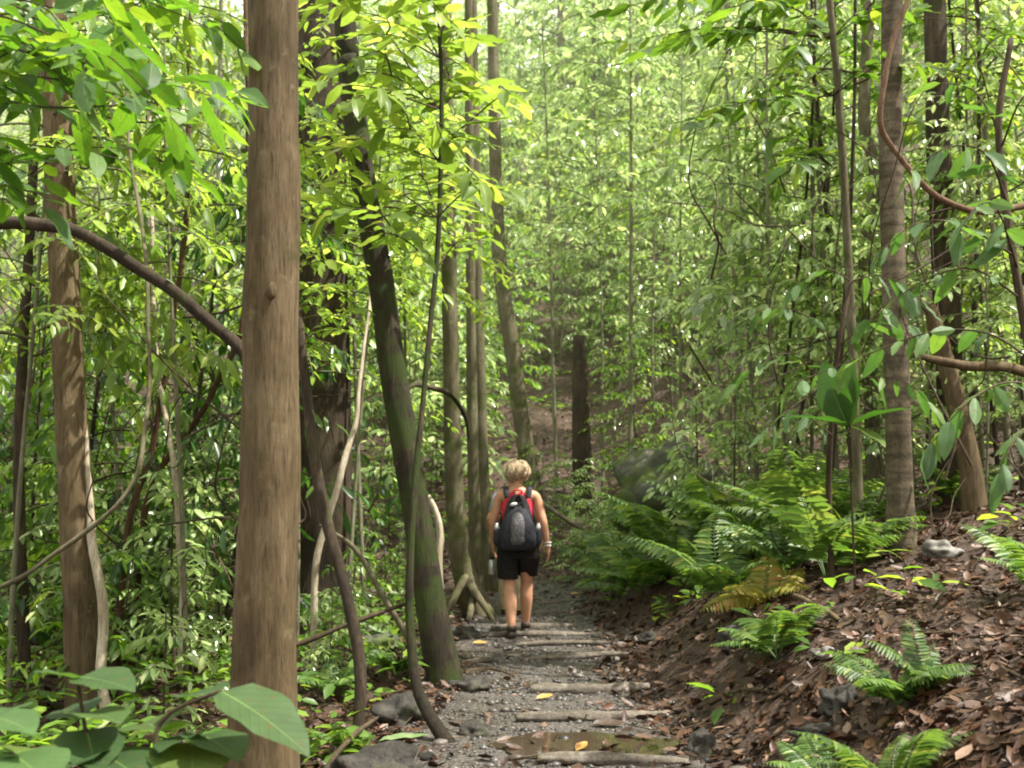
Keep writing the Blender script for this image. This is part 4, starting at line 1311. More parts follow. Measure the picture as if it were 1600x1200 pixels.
# ------------------------------------------------------------------ log steps across the path
def log_step(label, u0, v0, u1, v1, px, seed=0.0, bend=0.02):
    a, b = ground(u0, v0), ground(u1, v1)
    r = 0.5 * px * (a[1] + b[1]) / 2 / F
    pts = []
    for s in np.linspace(0, 1, 6):
        q = a * (1 - s) + b * s
        pts.append(np.array([q[0], q[1] + bend * math.sin(3 * s + seed), max(hz(q[0], q[1]), 0.02) + r * (0.30 + 0.25 * math.sin(seed + 4 * s))]))
    mb = MB()
    mb.tube(pts, [r * 0.6, r, r * 1.05, r * 0.95, r * 0.9, r * 0.5], 18, 0, rough=0.30, seed=seed, step=0.03, rscale=5.0)
    o = mb.build("log_step", M["wood_log"], None, pts[0])
    return tag(o, label, "log step")


log_step("log step in the puddle at the bottom edge", 840, 1200, 1075, 1196, 20, 1)
log_step("long thin log step just beyond the puddle", 806, 1134, 1040, 1124, 19, 2)
log_step("thickest log step, midway down the path", 828, 1086, 1014, 1078, 22, 3)
log_step("log step right of centre below the hikers", 826, 1034, 982, 1029, 13, 4)
log_step("short dark root like log left of the path below the leaning trunk", 722, 1040, 772, 1038, 10, 5)
log_step("pale thin log step two steps below the hikers", 805, 1012, 962, 1010, 9, 6)
log_step("pale log step one step below the hikers' feet", 750, 999, 930, 995, 10, 7)
log_step("dark log step under the hiker's boots", 768, 988, 900, 981, 14, 8)
log_step("log step just ahead of the hiker's boots", 835, 962, 925, 957, 9, 9)
log_step("farthest log step where the path bends off", 840, 944, 920, 940, 9, 10)


def puddle():
    mb = MB()
    c = ground(915, 1172)
    k = 48
    V = [c + np.array([0, 0, 0])]
    for i in range(k):
        a = 2 * PI * i / k
        rr = 1 + 0.22 * mnoise.noise((math.cos(a) * 1.7, math.sin(a) * 1.7, 2.0)) + 0.1 * mnoise.noise((math.cos(a) * 5, math.sin(a) * 5, 4.0))
        V.append(c + np.array([0.54 * rr * math.cos(a), 0.30 * rr * math.sin(a), 0]))
    V = np.array(V)
    V[:, 2] = np.median(H(V[:, 0], V[:, 1])) + 0.024
    mb.add(V, [np.array([(0, 1 + i, 1 + (i + 1) % k) for i in range(k)])])
    o = mb.build("puddle", M["water"], None, c)
    tag(o, "shallow brown puddle across the path at the bottom", "puddle", kind="structure")


puddle()


def fallen_leaf(label, u, v, px, mat="leaf_yellow", rot=0.5, wid=0.9):
    g = ground(u, v) + np.array([0, 0, 0.028])
    mb, L = MB(), Leaves()
    Y = np.array([math.cos(rot), math.sin(rot), 0.1])
    N = unit(np.array([0.1, -0.2, 1]))
    Y = unit(Y - N * Y.dot(N))
    L.put(g, (np.cross(Y, N), Y, N), px * g[1] / F, 1.1 * wid)
    L.flush(mb, big_template(droop=-0.12, fold=0.5), 0)
    o = mb.build("fallen_leaf", [M[mat], M[mat]], None, g)
    return tag(o, label, "leaf")


fallen_leaf("yellow fallen leaf just below the thickest log step", 838, 1099, 30)
fallen_leaf("tan curled leaf against the long thin log step", 925, 1140, 52, "litter", 0.1)
fallen_leaf("orange fallen leaf lying in the puddle", 900, 1182, 34, "leaf_yellow", 1.0)
fallen_leaf("yellow fallen leaf on the right path edge", 1000, 1008, 24, "leaf_yellow", 0.2)
fallen_leaf("yellow fallen leaf on the left below the hikers", 738, 1010, 24, "leaf_yellow", 0.1)
fallen_leaf("yellow leaf on the path ahead of the hikers", 890, 932, 16, "leaf_yellow", 0.1)
fallen_leaf("pale green fallen strip of leaf by the bottom rock", 590, 1168, 80, "leaf_rib", 0.25, 0.4)


# ------------------------------------------------------------------ people
def skin_mesh(name, verts, edges, radii, mat, sub=2, root=0):
    me = bpy.data.meshes.new(name + "_rig")
    me.from_pydata([tuple(v) for v in verts], edges, [])
    ob = bpy.data.objects.new(name + "_rig", me)
    COL.objects.link(ob)
    sk = ob.modifiers.new("skin", "SKIN")
    sk.use_smooth_shade = True
    ss = ob.modifiers.new("sub", "SUBSURF")
    ss.levels = ss.render_levels = sub
    for i, d in enumerate(me.skin_vertices[0].data):
        d.radius = radii[i] if hasattr(radii[i], "__len__") else (radii[i], radii[i])
        d.use_root = i == root
    dg = bpy.context.evaluated_depsgraph_get()
    dg.update()
    out = bpy.data.meshes.new_from_object(ob.evaluated_get(dg))
    out.name = name
    out.materials.clear()
    out.materials.append(mat)
    bpy.data.objects.remove(ob)
    bpy.data.meshes.remove(me)
    return out


def loft(mb, rings, n=28, mat=0, cap=True, wr=0.0, seed=0.0):
    """ellipse rings (x, y, z, rx, ry) joined into a skin; wr = depth of the cloth folds."""
    V = []
    a = np.arange(n) * 2 * PI / n
    if wr:
        q0 = np.array(rings, float)
        t0 = np.linspace(0, 1, len(rings))
        tt = np.linspace(0, 1, 30)
        rings = np.stack([np.interp(tt, t0, q0[:, j]) for j in range(5)], -1)
    for (x, y, z, rx, ry) in rings:
        k = np.zeros(n)
        if wr:
            k = wr * np.array([mnoise.noise((math.cos(q) * 2.2 + seed, math.sin(q) * 2.2 + 9 * z, 7 * z)) + 0.6 * mnoise.noise((math.cos(q) * 5, math.sin(q) * 5 + seed, 24 * z + 4 * q)) for q in a])
        V.append(np.stack([x + (rx + k) * np.cos(a), y + (ry + k) * np.sin(a), np.full(n, z)], -1))
    V = np.concatenate(V)
    m = len(rings)
    i = np.arange(m - 1)[:, None] * n
    k = np.arange(n)[None]
    q = np.stack([i + k, i + (k + 1) % n, i + n + (k + 1) % n, i + n + k], -1).reshape(-1, 4)
    f = [q]
    if cap:
        V = np.concatenate([V, [rings[0][:3]], [rings[-1][:3]]])
        kk = np.arange(n)
        f.append(np.stack([np.full(n, m * n), (kk + 1) % n, kk], -1))
        f.append(np.stack([np.full(n, m * n + 1), (m - 1) * n + kk, (m - 1) * n + (kk + 1) % n], -1))
    mb.add(V, f, mat)


def fold(V, amp, freq, seed):
    return V


def body_rig(lfoot, rfoot, larm, rarm):
    v, e, r = [], [], []

    def add(p, rad, par=None):
        v.append(p)
        r.append(rad)
        if par is not None:
            e.append((par, len(v) - 1))
        return len(v) - 1
    pel = add((0, 0, 0.93), (0.17, 0.115))
    wa = add((0, -0.005, 1.08), (0.118, 0.088), pel)
    ch = add((0, -0.01, 1.24), (0.138, 0.100), wa)
    uc = add((0, -0.012, 1.36), (0.14, 0.082), ch)
    nk = add((0, 0.0, 1.445), (0.048, 0.05), uc)
    hb = add((0, 0.018, 1.52), (0.066, 0.078), nk)
    hm = add((0, 0.028, 1.585), (0.072, 0.090), hb)
    add((0, 0.022, 1.645), (0.050, 0.062), hm)
    add((0, 0.118, 1.553), (0.012, 0.016), hb)            # nose
    add((-0.074, 0.015, 1.565), (0.012, 0.02), hm)        # ears
    add((0.074, 0.015, 1.565), (0.012, 0.02), hm)
    for sx, arm in ((-1, larm), (1, rarm)):
        sh = add((sx * 0.182, -0.005, 1.362), 0.062, uc)
        ua = add(tuple((np.array((sx * 0.19, 0, 1.30)) * .5 + np.array(arm[0]) * .5)), 0.049, sh)
        el = add(arm[0], 0.041, ua)
        fa = add(tuple(np.array(arm[0]) * .6 + np.array(arm[1]) * .4), 0.040, el)
        wr = add(arm[1], 0.028, fa)
        d = unit(np.array(arm[2]) - np.array(arm[1]))
        pm = add(tuple(np.array(arm[1]) + d * 0.055), (0.020, 0.034), wr)
        cross = unit(np.cross(d, (1.0, 0, 0)))
        for k, (off, ln) in enumerate([(-0.028, 0.075), (-0.009, 0.088), (0.010, 0.082), (0.027, 0.065)]):
            b = np.array(arm[1]) + d * 0.085 + cross * off
            f1 = add(tuple(b), 0.0095, pm)
            f2 = add(tuple(b + d * ln * 0.5 + np.array([-sx * 0.008, 0, 0])), 0.0085, f1)
            add(tuple(b + d * ln + np.array([-sx * 0.028, 0, 0])), 0.007, f2)
        b = np.array(arm[1]) + d * 0.04 - cross * 0.035
        t1 = add(tuple(b), 0.011, pm)
        add(tuple(b + d * 0.045 - cross * 0.018), 0.008, t1)
    for sx, ft in ((-1, lfoot), (1, rfoot)):
        hp = add((sx * 0.095, 0.0, 0.86), (0.100, 0.100), pel)
        kn = add(ft[0], 0.066, hp)
        v[hp] = (sx * 0.088, 0.0, 0.84)
        cf = add(tuple(np.array(ft[0]) * .62 + np.array(ft[1]) * .38 + np.array([0, -0.022, 0])), 0.070, kn)
        an = add(ft[1], 0.042, cf)
        he = add((ft[1][0], ft[1][1] - 0.01, ft[1][2] - 0.05), 0.032, an)
        add((ft[1][0] * 1.1, ft[1][1] + 0.13, ft[1][2] - 0.06), (0.036, 0.024), he)
    return v, e, r


def boot_mesh(mb, an):
    x, y, z = an
    loft(mb, [(x, y - 0.005, z + 0.005, 0.043, 0.050), (x, y, z - 0.01, 0.046, 0.056), (x, y + 0.01, z - 0.04, 0.05, 0.075)], 18)
    loft(mb, [(x, y + 0.055, z - 0.035, 0.040, 0.10), (x, y + 0.065, z - 0.065, 0.052, 0.142), (x, y + 0.065, z - 0.098, 0.054, 0.150)], 20)


def hiker(label, loc, rot, scale, hairmat, top, bottom, larm, rarm, lfoot, rfoot, long_legs, sleeves, curly):
    t = thing("person", label, "person", loc, rot)
    t.scale = (scale,) * 3
    v, e, r = body_rig(lfoot, rfoot, larm, rarm)
    part("body", skin_mesh("body", v, e, r, M["skin"]), t)
    mb = MB()
    rows = [(0, -0.005, 0.98, 0.168, 0.125), (0, -0.005, 1.08, 0.142, 0.112), (0, -0.01, 1.22, 0.158, 0.122), (0, -0.012, 1.33, 0.158, 0.108), (0, -0.012, 1.39, 0.145, 0.088), (0, -0.01, 1.425, 0.095, 0.068)]
    loft(mb, rows, 40, wr=0.009)
    if sleeves:
        for sx, arm in ((-1, larm), (1, rarm)):
            mb.tube([(sx * 0.12, -0.005, 1.375), (sx * 0.175, -0.005, 1.36), tuple(np.array((sx * 0.18, 0, 1.34)) * .35 + np.array(arm[0]) * .65)], [0.06, 0.072, 0.058], 14)
    mb.build("shirt" if sleeves else "tank_top", M[top], t)
    mb = MB()
    loft(mb, [(0, -0.003, 1.07, 0.158, 0.122), (0, -0.008, 0.98, 0.188, 0.140), (0, -0.01, 0.90, 0.204, 0.150), (0, -0.005, 0.80, 0.200, 0.135), (0, 0, 0.75, 0.15, 0.10)], 40, wr=0.012, seed=2)
    for sx, ft in ((-1, lfoot), (1, rfoot)):
        kn, an = np.array(ft[0]), np.array(ft[1])
        rows = [(sx * 0.098, -0.003, 0.86, 0.106, 0.122), (sx * 0.102, 0, 0.75, 0.106, 0.114)]
        hem = kn + np.array([0, 0, 0.075])
        rows += [(hem[0] + sx * 0.012, hem[1], hem[2], 0.100, 0.105)]
        if long_legs:
            rows[-1] = (kn[0], kn[1], kn[2], 0.080, 0.085)
            rows += [(kn[0] * .5 + an[0] * .5, kn[1] * .5 + an[1] * .5 - 0.01, (kn[2] + an[2]) / 2, 0.078, 0.086), (an[0], an[1], an[2] + 0.01, 0.076, 0.085), (an[0], an[1] + 0.01, an[2] - 0.04, 0.078, 0.09)]
        loft(mb, rows, 32, wr=0.012, seed=sx + 4)
    mb.build("trousers" if long_legs else "shorts", M[bottom], t)
    for ft in (lfoot, rfoot):
        mb = MB()
        boot_mesh(mb, ft[1])
        mb.build("boot", M["boot"], t)
    # hair: a cap with many small locks
    mb = MB()
    stone(mb, (0, 0.0, 1.595), (0.082, 0.094, 0.080), 3.0, ICO2, 0.10)
    rg = np.random.default_rng(5)
    for i in range(1100 if curly else 260):
        th = rg.uniform(0, 2 * PI)
        if abs(math.sin(th) - 1) < 0.25 and rg.random() < 0.8:
            continue
        end = rg.uniform(-1.25, -0.1) if math.sin(th) < 0.45 else rg.uniform(0.2, 0.6)
        lift = rg.uniform(0.0, 0.042 if curly else 0.012) * (0.55 + 0.9 * (0.5 + mnoise.noise((math.cos(th) * 2.3, math.sin(th) * 2.3, 4.0))))
        p1, p2, am = rg.uniform(0, 6.28), rg.uniform(6, 14), (0.022 if curly else 0.004)
        st = rg.uniform(0.2, 1.5) if curly else 1.4
        pts = []
        for q in np.linspace(0, 1, 9):
            ph = st + (max(end, st - 1.5) - st) * q
            r_ = lift * math.sin(PI * min(1, 0.38 + q * 0.45)) * (1.0 + 0.2 * abs(math.cos(th)))
            w_ = am * math.sin(p1 + p2 * q) * (0.3 + q)
            pts.append((math.cos(th + w_ * 9) * math.cos(ph) * (0.083 + r_), math.sin(th + w_ * 9) * math.cos(ph) * (0.094 + r_) - 0.002, 1.595 + math.sin(ph) * (0.082 + r_ * 0.8) + w_ * 0.6))
        mb.tube(pts, np.linspace(0.0050, 0.0018, 9), 4, cap=False)
    mb.build("hair", M[hairmat], t)
    for sx in (-1, 1):
        mb = MB()
        stone(mb, (sx * 0.03, 0.109, 1.575), (0.012, 0.008, 0.008), 1, ICO1, 0.0)
        mb.build("eye", M["boot"], t)
    mb = MB()
    mb.tube([(-0.022, 0.104, 1.518), (0, 0.110, 1.516), (0.022, 0.104, 1.518)], [0.004, 0.006, 0.004], 6)
    mb.build("mouth", M["red"], t)
    return t


gx, gy = 0.055, 10.72
gz = hz(gx, gy) + 0.012
LA = ((-0.245, 0.02, 1.095), (-0.238, 0.14, 0.875), (-0.235, 0.18, 0.78))
RA = ((0.255, -0.06, 1.105), (0.292, -0.03, 0.865), (0.305, 0.01, 0.765))
LF = ((-0.080, 0.03, 0.475), (-0.058, -0.14, 0.115))
RF = ((0.090, 0.17, 0.495), (0.080, 0.22, 0.10))
p1 = hiker("person seen from behind with curly blond hair, red top and black shorts", (gx, gy, gz), 0.0, 1.0, "hair_blond", "red_top", "black", LA, RA, LF, RF, False, False, True)
mb = MB()
for (k, rr) in ((0.0, 0.032), (0.03, 0.035)):
    c = np.array(RA[1]) + np.array([0.0, 0.0, 0.012 + k])
    a = np.linspace(0, 2 * PI, 15)
    mb.tube([c + np.array([rr * math.cos(q), rr * math.sin(q), 0.003 * math.sin(3 * q)]) for q in a], 0.006, 6)
mb.build("bracelet", M["white"], p1)
hx, hy = gx - 0.03, 12.35
LF2 = ((-0.10, 0.03, 0.47), (-0.10, 0.03, 0.10))
RF2 = ((0.085, -0.02, 0.47), (0.085, -0.08, 0.10))
LA2 = ((-0.29, -0.05, 1.10), (-0.27, 0.10, 0.92), (-0.23, 0.19, 0.88))
RA2 = ((0.31, -0.05, 1.10), (0.32, 0.05, 0.88), (0.32, 0.09, 0.78))
hiker("second person in khaki trousers and pale blue shirt, mostly hidden ahead", (hx, hy, hz(hx, hy) + 0.015), 0.0, 0.97, "hair_brown", "sky_cloth", "khaki", LA2, RA2, LF2, RF2, True, True, False)


def backpack():
    base = np.array([gx, gy - 0.10, gz])
    t = thing("backpack", "dark navy daypack with grey mesh pocket on the blond hiker's back", "backpack", tuple(base))
    mb = MB()
    # red upper body: rounded box from loft of superellipses
    def pod(rings, n=36, pw=2.8):
        V = []
        a = np.arange(n) * 2 * PI / n
        for (x, y, z, rx, ry) in rings:
            ca, sa = np.cos(a), np.sin(a)
            V.append(np.stack([x + rx * np.sign(ca) * np.abs(ca) ** (2 / pw), y + ry * np.sign(sa) * np.abs(sa) ** (2 / pw), np.full(n, z)], -1))
        V = np.concatenate(V)
        m = len(rings)
        i = np.arange(m - 1)[:, None] * n
        k = np.arange(n)[None]
        q = np.stack([i + k, i + (k + 1) % n, i + n + (k + 1) % n, i + n + k], -1).reshape(-1, 4)
        V = np.concatenate([V, [rings[0][:3]], [rings[-1][:3]]])
        kk = np.arange(n)
        return V, [q, np.stack([np.full(n, m * n), (kk + 1) % n, kk], -1), np.stack([np.full(n, m * n + 1), (m - 1) * n + kk, (m - 1) * n + (kk + 1) % n], -1)]
    V, f = pod([(0, -0.06, 0.86, 0.12, 0.05), (0, -0.07, 0.90, 0.152, 0.07), (0, -0.08, 1.02, 0.160, 0.082), (0, -0.075, 1.16, 0.140, 0.075), (0, -0.06, 1.26, 0.115, 0.06), (0, -0.045, 1.33, 0.085, 0.042), (0, -0.035, 1.37, 0.05, 0.022)])
    mb.add(V, f)
    mb.build("main_bag", M["navy"], t)
    mb = MB()
    V, f = pod([(0, -0.12, 0.845, 0.14, 0.05), (0, -0.135, 0.88, 0.175, 0.07), (0, -0.145, 0.98, 0.178, 0.085), (0, -0.145, 1.09, 0.158, 0.078), (0, -0.14, 1.18, 0.115, 0.062), (0, -0.125, 1.24, 0.075, 0.045), (0, -0.11, 1.29, 0.03, 0.02)])
    mb.add(V, f)
    mb.build("front_pocket", M["navy"], t)
    mb = MB()
    V, f = pod([(0, -0.175, 0.90, 0.06, 0.05), (0, -0.185, 0.94, 0.072, 0.06), (0, -0.185, 1.09, 0.074, 0.060), (0, -0.175, 1.17, 0.058, 0.048), (0, -0.16, 1.215, 0.03, 0.02)])
    mb.add(V, f)
    mb.build("mesh_pocket", M["mesh_grey"], t)
    for sx in (-1, 1):
        mb = MB()
        V, f = pod([(sx * 0.175, -0.07, 0.87, 0.03, 0.04), (sx * 0.19, -0.075, 0.92, 0.045, 0.055), (sx * 0.19, -0.075, 1.02, 0.045, 0.055), (sx * 0.182, -0.07, 1.05, 0.036, 0.045)])
        mb.add(V, f)
        o = mb.build("side_pocket", M["navy"], t)
        mb = MB()
        loft(mb, [(sx * 0.195, -0.08, 1.02, 0.024, 0.024), (sx * 0.20, -0.08, 1.075, 0.024, 0.024), (sx * 0.20, -0.08, 1.085, 0.014, 0.014), (sx * 0.202, -0.08, 1.10, 0.014, 0.014)], 16)
        mb.build("bottle_neck", M["white"], o)
        mb = MB()
        V, f = pod([(0, 0, 0, 0.001, 0.001), (0, 0, 0, 0.001, 0.001)])
        pts = [(sx * 0.10, -0.05, 1.34), (sx * 0.115, -0.02, 1.405), (sx * 0.115, 0.04, 1.437), (sx * 0.118, 0.11, 1.43), (sx * 0.125, 0.19, 1.34), (sx * 0.13, 0.215, 1.22), (sx * 0.155, 0.17, 1.08), (sx * 0.165, 0.05, 1.0), (sx * 0.155, -0.03, 0.96)]
        pp, rr = resample(pts, np.ones(len(pts)) * 0.02, 0.02)
        T = np.gradient(pp, axis=0)
        V = []
        for p_, t_ in zip(pp, T):
            out = unit(p_ - np.array([sx * 0.10, 0.08, 1.15]))
            wd = unit(np.cross(unit(t_), out)) * 0.026
            V += [p_ - wd, p_ + wd, p_ + wd + out * 0.012, p_ - wd + out * 0.012]
        m = len(pp)
        q = []
        for i in range(m - 1):
            for k in range(4):
                q.append((i * 4 + k, i * 4 + (k + 1) % 4, i * 4 + 4 + (k + 1) % 4, i * 4 + 4 + k))
        mb.add(V, [q])
        mb.build("shoulder_strap", M["navy"], t)
    mb = MB()
    mb.tube([(-0.035, -0.05, 1.385), (-0.04, -0.085, 1.41), (0, -0.10, 1.42), (0.04, -0.085, 1.41), (0.035, -0.05, 1.385)], 0.008, 8, step=0.015)
    mb.build("grab_handle", M["red"], t)
    mb = MB()
    for sx in (-1, 1):
        mb.tube([(sx * 0.01, -0.10, 1.375), (sx * 0.05, -0.125, 1.30), (sx * 0.045, -0.16, 1.20), (sx * 0.05, -0.20, 1.10)], 0.019, 8, step=0.02)
        mb.tube([(sx * 0.05, -0.125, 1.30), (0, -0.135, 1.275), (-sx * 0.02, -0.14, 1.26)], 0.016, 8, step=0.02)
    mb.build("strap_harness", M["black"], t)
    mb = MB()
    loft(mb, [(-0.045, -0.155, 1.265, 0.028, 0.012), (-0.04, -0.165, 1.285, 0.034, 0.014), (-0.03, -0.16, 1.30, 0.02, 0.01)], 16)
    mb.build("buckle", M["white"], t)


backpack()
# steel flask hanging from the left hand
lh = np.array([gx, gy, gz]) + np.array(LA[2]) + np.array([-0.02, -0.005, 0.0])
t = thing("flask", "slim grey flask hanging from the blond hiker's left hand", "flask", tuple(lh - np.array([0, 0, 0.2])))
mb = MB()
loft(mb, [(0, 0, 0, 0.026, 0.026), (0, 0, 0.01, 0.032, 0.032), (0, 0, 0.12, 0.032, 0.032), (0, 0, 0.145, 0.02, 0.02)], 18)
mb.build("bottle_body", M["steel"], t)
mb = MB()
loft(mb, [(0, 0, 0.146, 0.019, 0.019), (0, 0, 0.175, 0.019, 0.019)], 16)
a = np.linspace(0, PI, 9)
mb.tube([(0.02 * math.cos(q), 0, 0.172 + 0.035 * math.sin(q)) for q in a], 0.005, 6)
mb.build("cap", M["black"], t)

# ------------------------------------------------------------------ saplings, shrubs and trees by the score
SUN_EL, SUN_AZ = math.radians(60), math.radians(101)       # azimuth from straight ahead (+Y) toward the right (+X)
# gaps in the wood through which the sun reaches the hikers, the path and a few trunks and plants
SUNLIT = [(0.05, 10.7), (0.2, 8.2), (0.3, 6.6), (-0.35, 8.4), (-1.2, 8.9), (3.9, 9.2), (3.1, 7.4), (-3.0, 8.0), (1.9, 9.6), (-1.2, 5.5), (1.6, 12.5), (0.9, 16.5), (1.7, 18.5), (2.2, 17.0), (1.0, 20.0)]


def free_spot(x, y, h=6.0):
    kx, ky = math.sin(SUN_AZ) / math.tan(SUN_EL), math.cos(SUN_AZ) / math.tan(SUN_EL)
    for (a, b) in SUNLIT:
        t = max(1.2, min(h, ((x - a) * kx + (y - b) * ky) / (kx * kx + ky * ky)))
        if (a + kx * t - x) ** 2 + (b + ky * t - y) ** 2 < 0.62:
            return False
    s = abs(x - float(path_x(y))) - float(path_w(y))
    if y < 24 and s < 0.7:
        return False
    return True


# slim poles on the right that the photo shows one by one
POLES = [(1187, 860, 14.8, 0), (1222, 850, 12.0, 1), (1248, 850, 16.0, 2), (1268, 845, 12.2, 3), (1296, 840, 13.5, 1), (1312, 845, 12.8, 0), (1146, 850, 16.2, 1), (1160, 850, 15.0, 2), (1118, 830, 15.5, 0), (1065, 800, 16.5, 1),
         (1430, 830, 12.5, 3), (1540, 800, 12.0, 1), (1580, 800, 11.5, 0), (1555, 780, 14.0, 2), (985, 790, 17.5, 2), (942, 800, 18.5, 1), (870, 800, 19.0, 0)]
for (u, v, d, k) in POLES:
    q = P(u, v, d)
    place(PR["pole"][k], q[0], q[1], "thin straight sapling pole standing among others on the right slope", "thin sapling poles on the right slope")

rs = random.Random(5)
for (u, d, k, sc_, lab) in [(545, 10.6, 0, 0.9, "bright leaved sapling in front of the massive dark trunk"), (468, 9.7, 1, 0.9, "bright leaved sapling close behind the thick tan trunk"), (575, 11.2, 0, 1.0, "bright leaved sapling behind the leaning mossy trunk"),
                            (640, 12.8, 1, 1.1, "bright leaved sapling between the leaning trunk and the curved rooty one"), (300, 8.8, 0, 0.85, "bright leaved sapling over the rusty lianas at left"), (200, 10.5, 1, 1.05, "bright leaved sapling deep between the two tan trunks"), (30, 8.2, 1, 0.95, "bright leaved sapling at the left edge behind the arching liana")]:
    q = P(u, 700, d)
    place(PR["bright"][k], q[0], q[1], lab, None, s=sc_)


def scatter(protos, n, ylo, yhi, ulo, uhi, label, group, name, cat, smin=0.8, smax=1.25, pw=1.0, mind=0.6, avoid=()):
    got = []
    tries = 0
    while len(got) < n and tries < n * 40:
        tries += 1
        y = ylo + (yhi - ylo) * rs.random() ** pw
        u = rs.uniform(ulo, uhi)
        x = (u - 800) / F * y
        if not free_spot(x, y) or any((x - a) ** 2 + (y - b) ** 2 < mind ** 2 for a, b in got):
            continue
        if any(a0 < u < a1 and b0 < y < b1 for a0, a1, b0, b1 in avoid):
            continue
        got.append((x, y))
        place(rs.choice(protos), x, y, label, group, name, cat, s=rs.uniform(smin, smax))


for (u, d, k, sc_, lab) in [(905, 14.6, 0, 0.36, "low bush where the path bends out of sight, right of the hikers"), (872, 15.8, 1, 0.42, "low bush closing the path just behind the blond hiker's shoulder"), (950, 14.0, 1, 0.34, "low bush beside the path, between the hikers and the boulder"),
                            (925, 16.2, 0, 0.40, "low bush at the foot of the short dark reddish trunk"), (845, 17.2, 1, 0.45, "low bush at the foot of the olive trunk on the rise")]:
    q = P(u, 800, d)
    place(PR["fill"][k], q[0], q[1], lab, None, "bush", "bush", s=sc_)
PD = [sapling_proto(7.5, 0.042, 0.5, 14, 1.1, 0.16, 0.10, "leaf_mid", "bark_dark", lean=0.05), sapling_proto(8.5, 0.03, 0.5, 14, 1.0, 0.15, 0.10, "leaf_mid", "bark_dark", lean=0.08)]
for (u, d, k) in [(1285, 10.6, 1), (1338, 12.4, 0), (1446, 12.6, 1), (1515, 11.2, 0), (1562, 12.4, 1), (1598, 10.4, 1), (1230, 13.2, 1), (1190, 12.2, 1)]:
    q = P(u, 800, d)
    place(PD[k], q[0], q[1], "dark slim sapling stem on the right bank among the paler poles", "dark slim saplings on the right bank")
scatter(PR["fine"], 26, 12.3, 20, 930, 1340, "bushy sapling with fine drooping leaves, right beyond the ferns", "fine leaved saplings beyond the ferns", "sapling", "sapling", 0.8, 1.15, 1.0, 0.9, avoid=[(780, 1010, 0, 20), (930, 1125, 0, 16)])
scatter(PR["bushy"], 46, 18.5, 36, 520, 1300, "pale green bushy sapling on the hillside behind the hikers", "saplings on the hillside behind the hikers", "sapling", "sapling", 0.8, 1.25, 1.0, 1.5, avoid=[(770, 1000, 0, 21)])
scatter(PR["bushy"], 7, 8.8, 12.0, 1180, 1640, "bushy sapling standing near the ringed trunk on the right bank", "bushy saplings near the ringed trunk", "sapling", "sapling", 0.6, 0.85, 1.0, 0.6, avoid=[(1350, 1440, 0, 9.6)])
scatter(PR["fill"], 16, 17, 30, 560, 1250, "thick leafy bush on the lower hillside behind the hikers", "thick bushes on the lower hillside", "bush", "bush", 0.6, 1.0, 1.0, 1.3, avoid=[(780, 990, 0, 22)])
scatter(PR["bushy"] + PR["pole"], 18, 13, 30, 1200, 1750, "leafy sapling on the slope at the right", "leafy saplings on the right slope", "sapling", "sapling", 0.75, 1.15, 1.0, 0.8)
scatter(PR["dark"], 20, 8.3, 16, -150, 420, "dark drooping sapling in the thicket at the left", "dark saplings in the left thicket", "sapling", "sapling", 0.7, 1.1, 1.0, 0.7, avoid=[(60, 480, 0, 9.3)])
scatter(PR["dark"] + PR["bushy"], 22, 15, 28, -150, 640, "sapling deep in the forest at the left", "saplings deep in the forest at the left", "sapling", "sapling", 0.8, 1.2, 1.0, 0.8)
scatter(PR["bushy"], 62, 34, 62, 100, 1700, "far bushy sapling covering the upper hillside", "bushy saplings on the upper hillside", "sapling", "sapling", 1.3, 2.0, 1.0, 2.0)
scatter(PR["tree"], 9, 34, 46, 520, 1150, "tall tree on the upper hillside", "trees on the upper hillside", "tree", "tree", 0.85, 1.15, 1.0, 2.0)
scatter(PR["tree"], 16, 50, 84, 0, 1700, "distant tree high up the hillside", "distant trees high on the hillside", "tree", "tree", 0.95, 1.3, 1.0, 3.0)
scatter(PR["tree"], 5, 22, 34, -200, 400, "tall forest tree deep at the left", "tall trees deep at the left", "tree", "tree", 0.8, 1.1, 1.0, 2.0)
scatter(PR["tree"], 2, 24, 34, 1300, 1800, "tall forest tree up the right slope", "tall trees up the right slope", "tree", "tree", 0.8, 1.1, 1.0, 2.0)
scatter(PR["shrub"], 24, 16, 30, 560, 1200, "low leafy shrub on the slope behind the hikers", "shrubs on the slope behind the hikers", "shrub", "shrub", 0.6, 1.1, 1.0, 0.6)
scatter(PR["fill"], 12, 8.5, 15, -100, 620, "dense leafy bush in the shade at the left", "dense bushes in the shade at the left", "bush", "bush", 0.4, 0.75, 1.0, 0.8, avoid=[(60, 240, 0, 9), (640, 800, 0, 14), (455, 560, 0, 12)])
scatter(PR["shrub"], 24, 6.8, 16, -100, 360, "low leafy shrub on the forest floor at the left", "shrubs on the forest floor at the left", "shrub", "shrub", 0.4, 0.8, 1.0, 0.4)
scatter(PR["shrub"], 14, 8.5, 14, 480, 690, "small leafy shrub left of the leaning mossy trunk", "shrubs left of the leaning mossy trunk", "shrub", "shrub", 0.3, 0.6, 1.0, 0.3)
scatter(PR["shrub"], 20, 9.5, 20, 1080, 1700, "leafy shrub on the right slope among the poles", "shrubs on the right slope among the poles", "shrub", "shrub", 0.4, 0.95, 1.0, 0.5)
scatter(PR["shrub"], 6, 11.0, 13.5, 880, 1000, "leafy shrub at the path side right of the hikers", "shrubs at the path side right of the hikers", "shrub", "shrub", 0.35, 0.55, 1.0, 0.3)


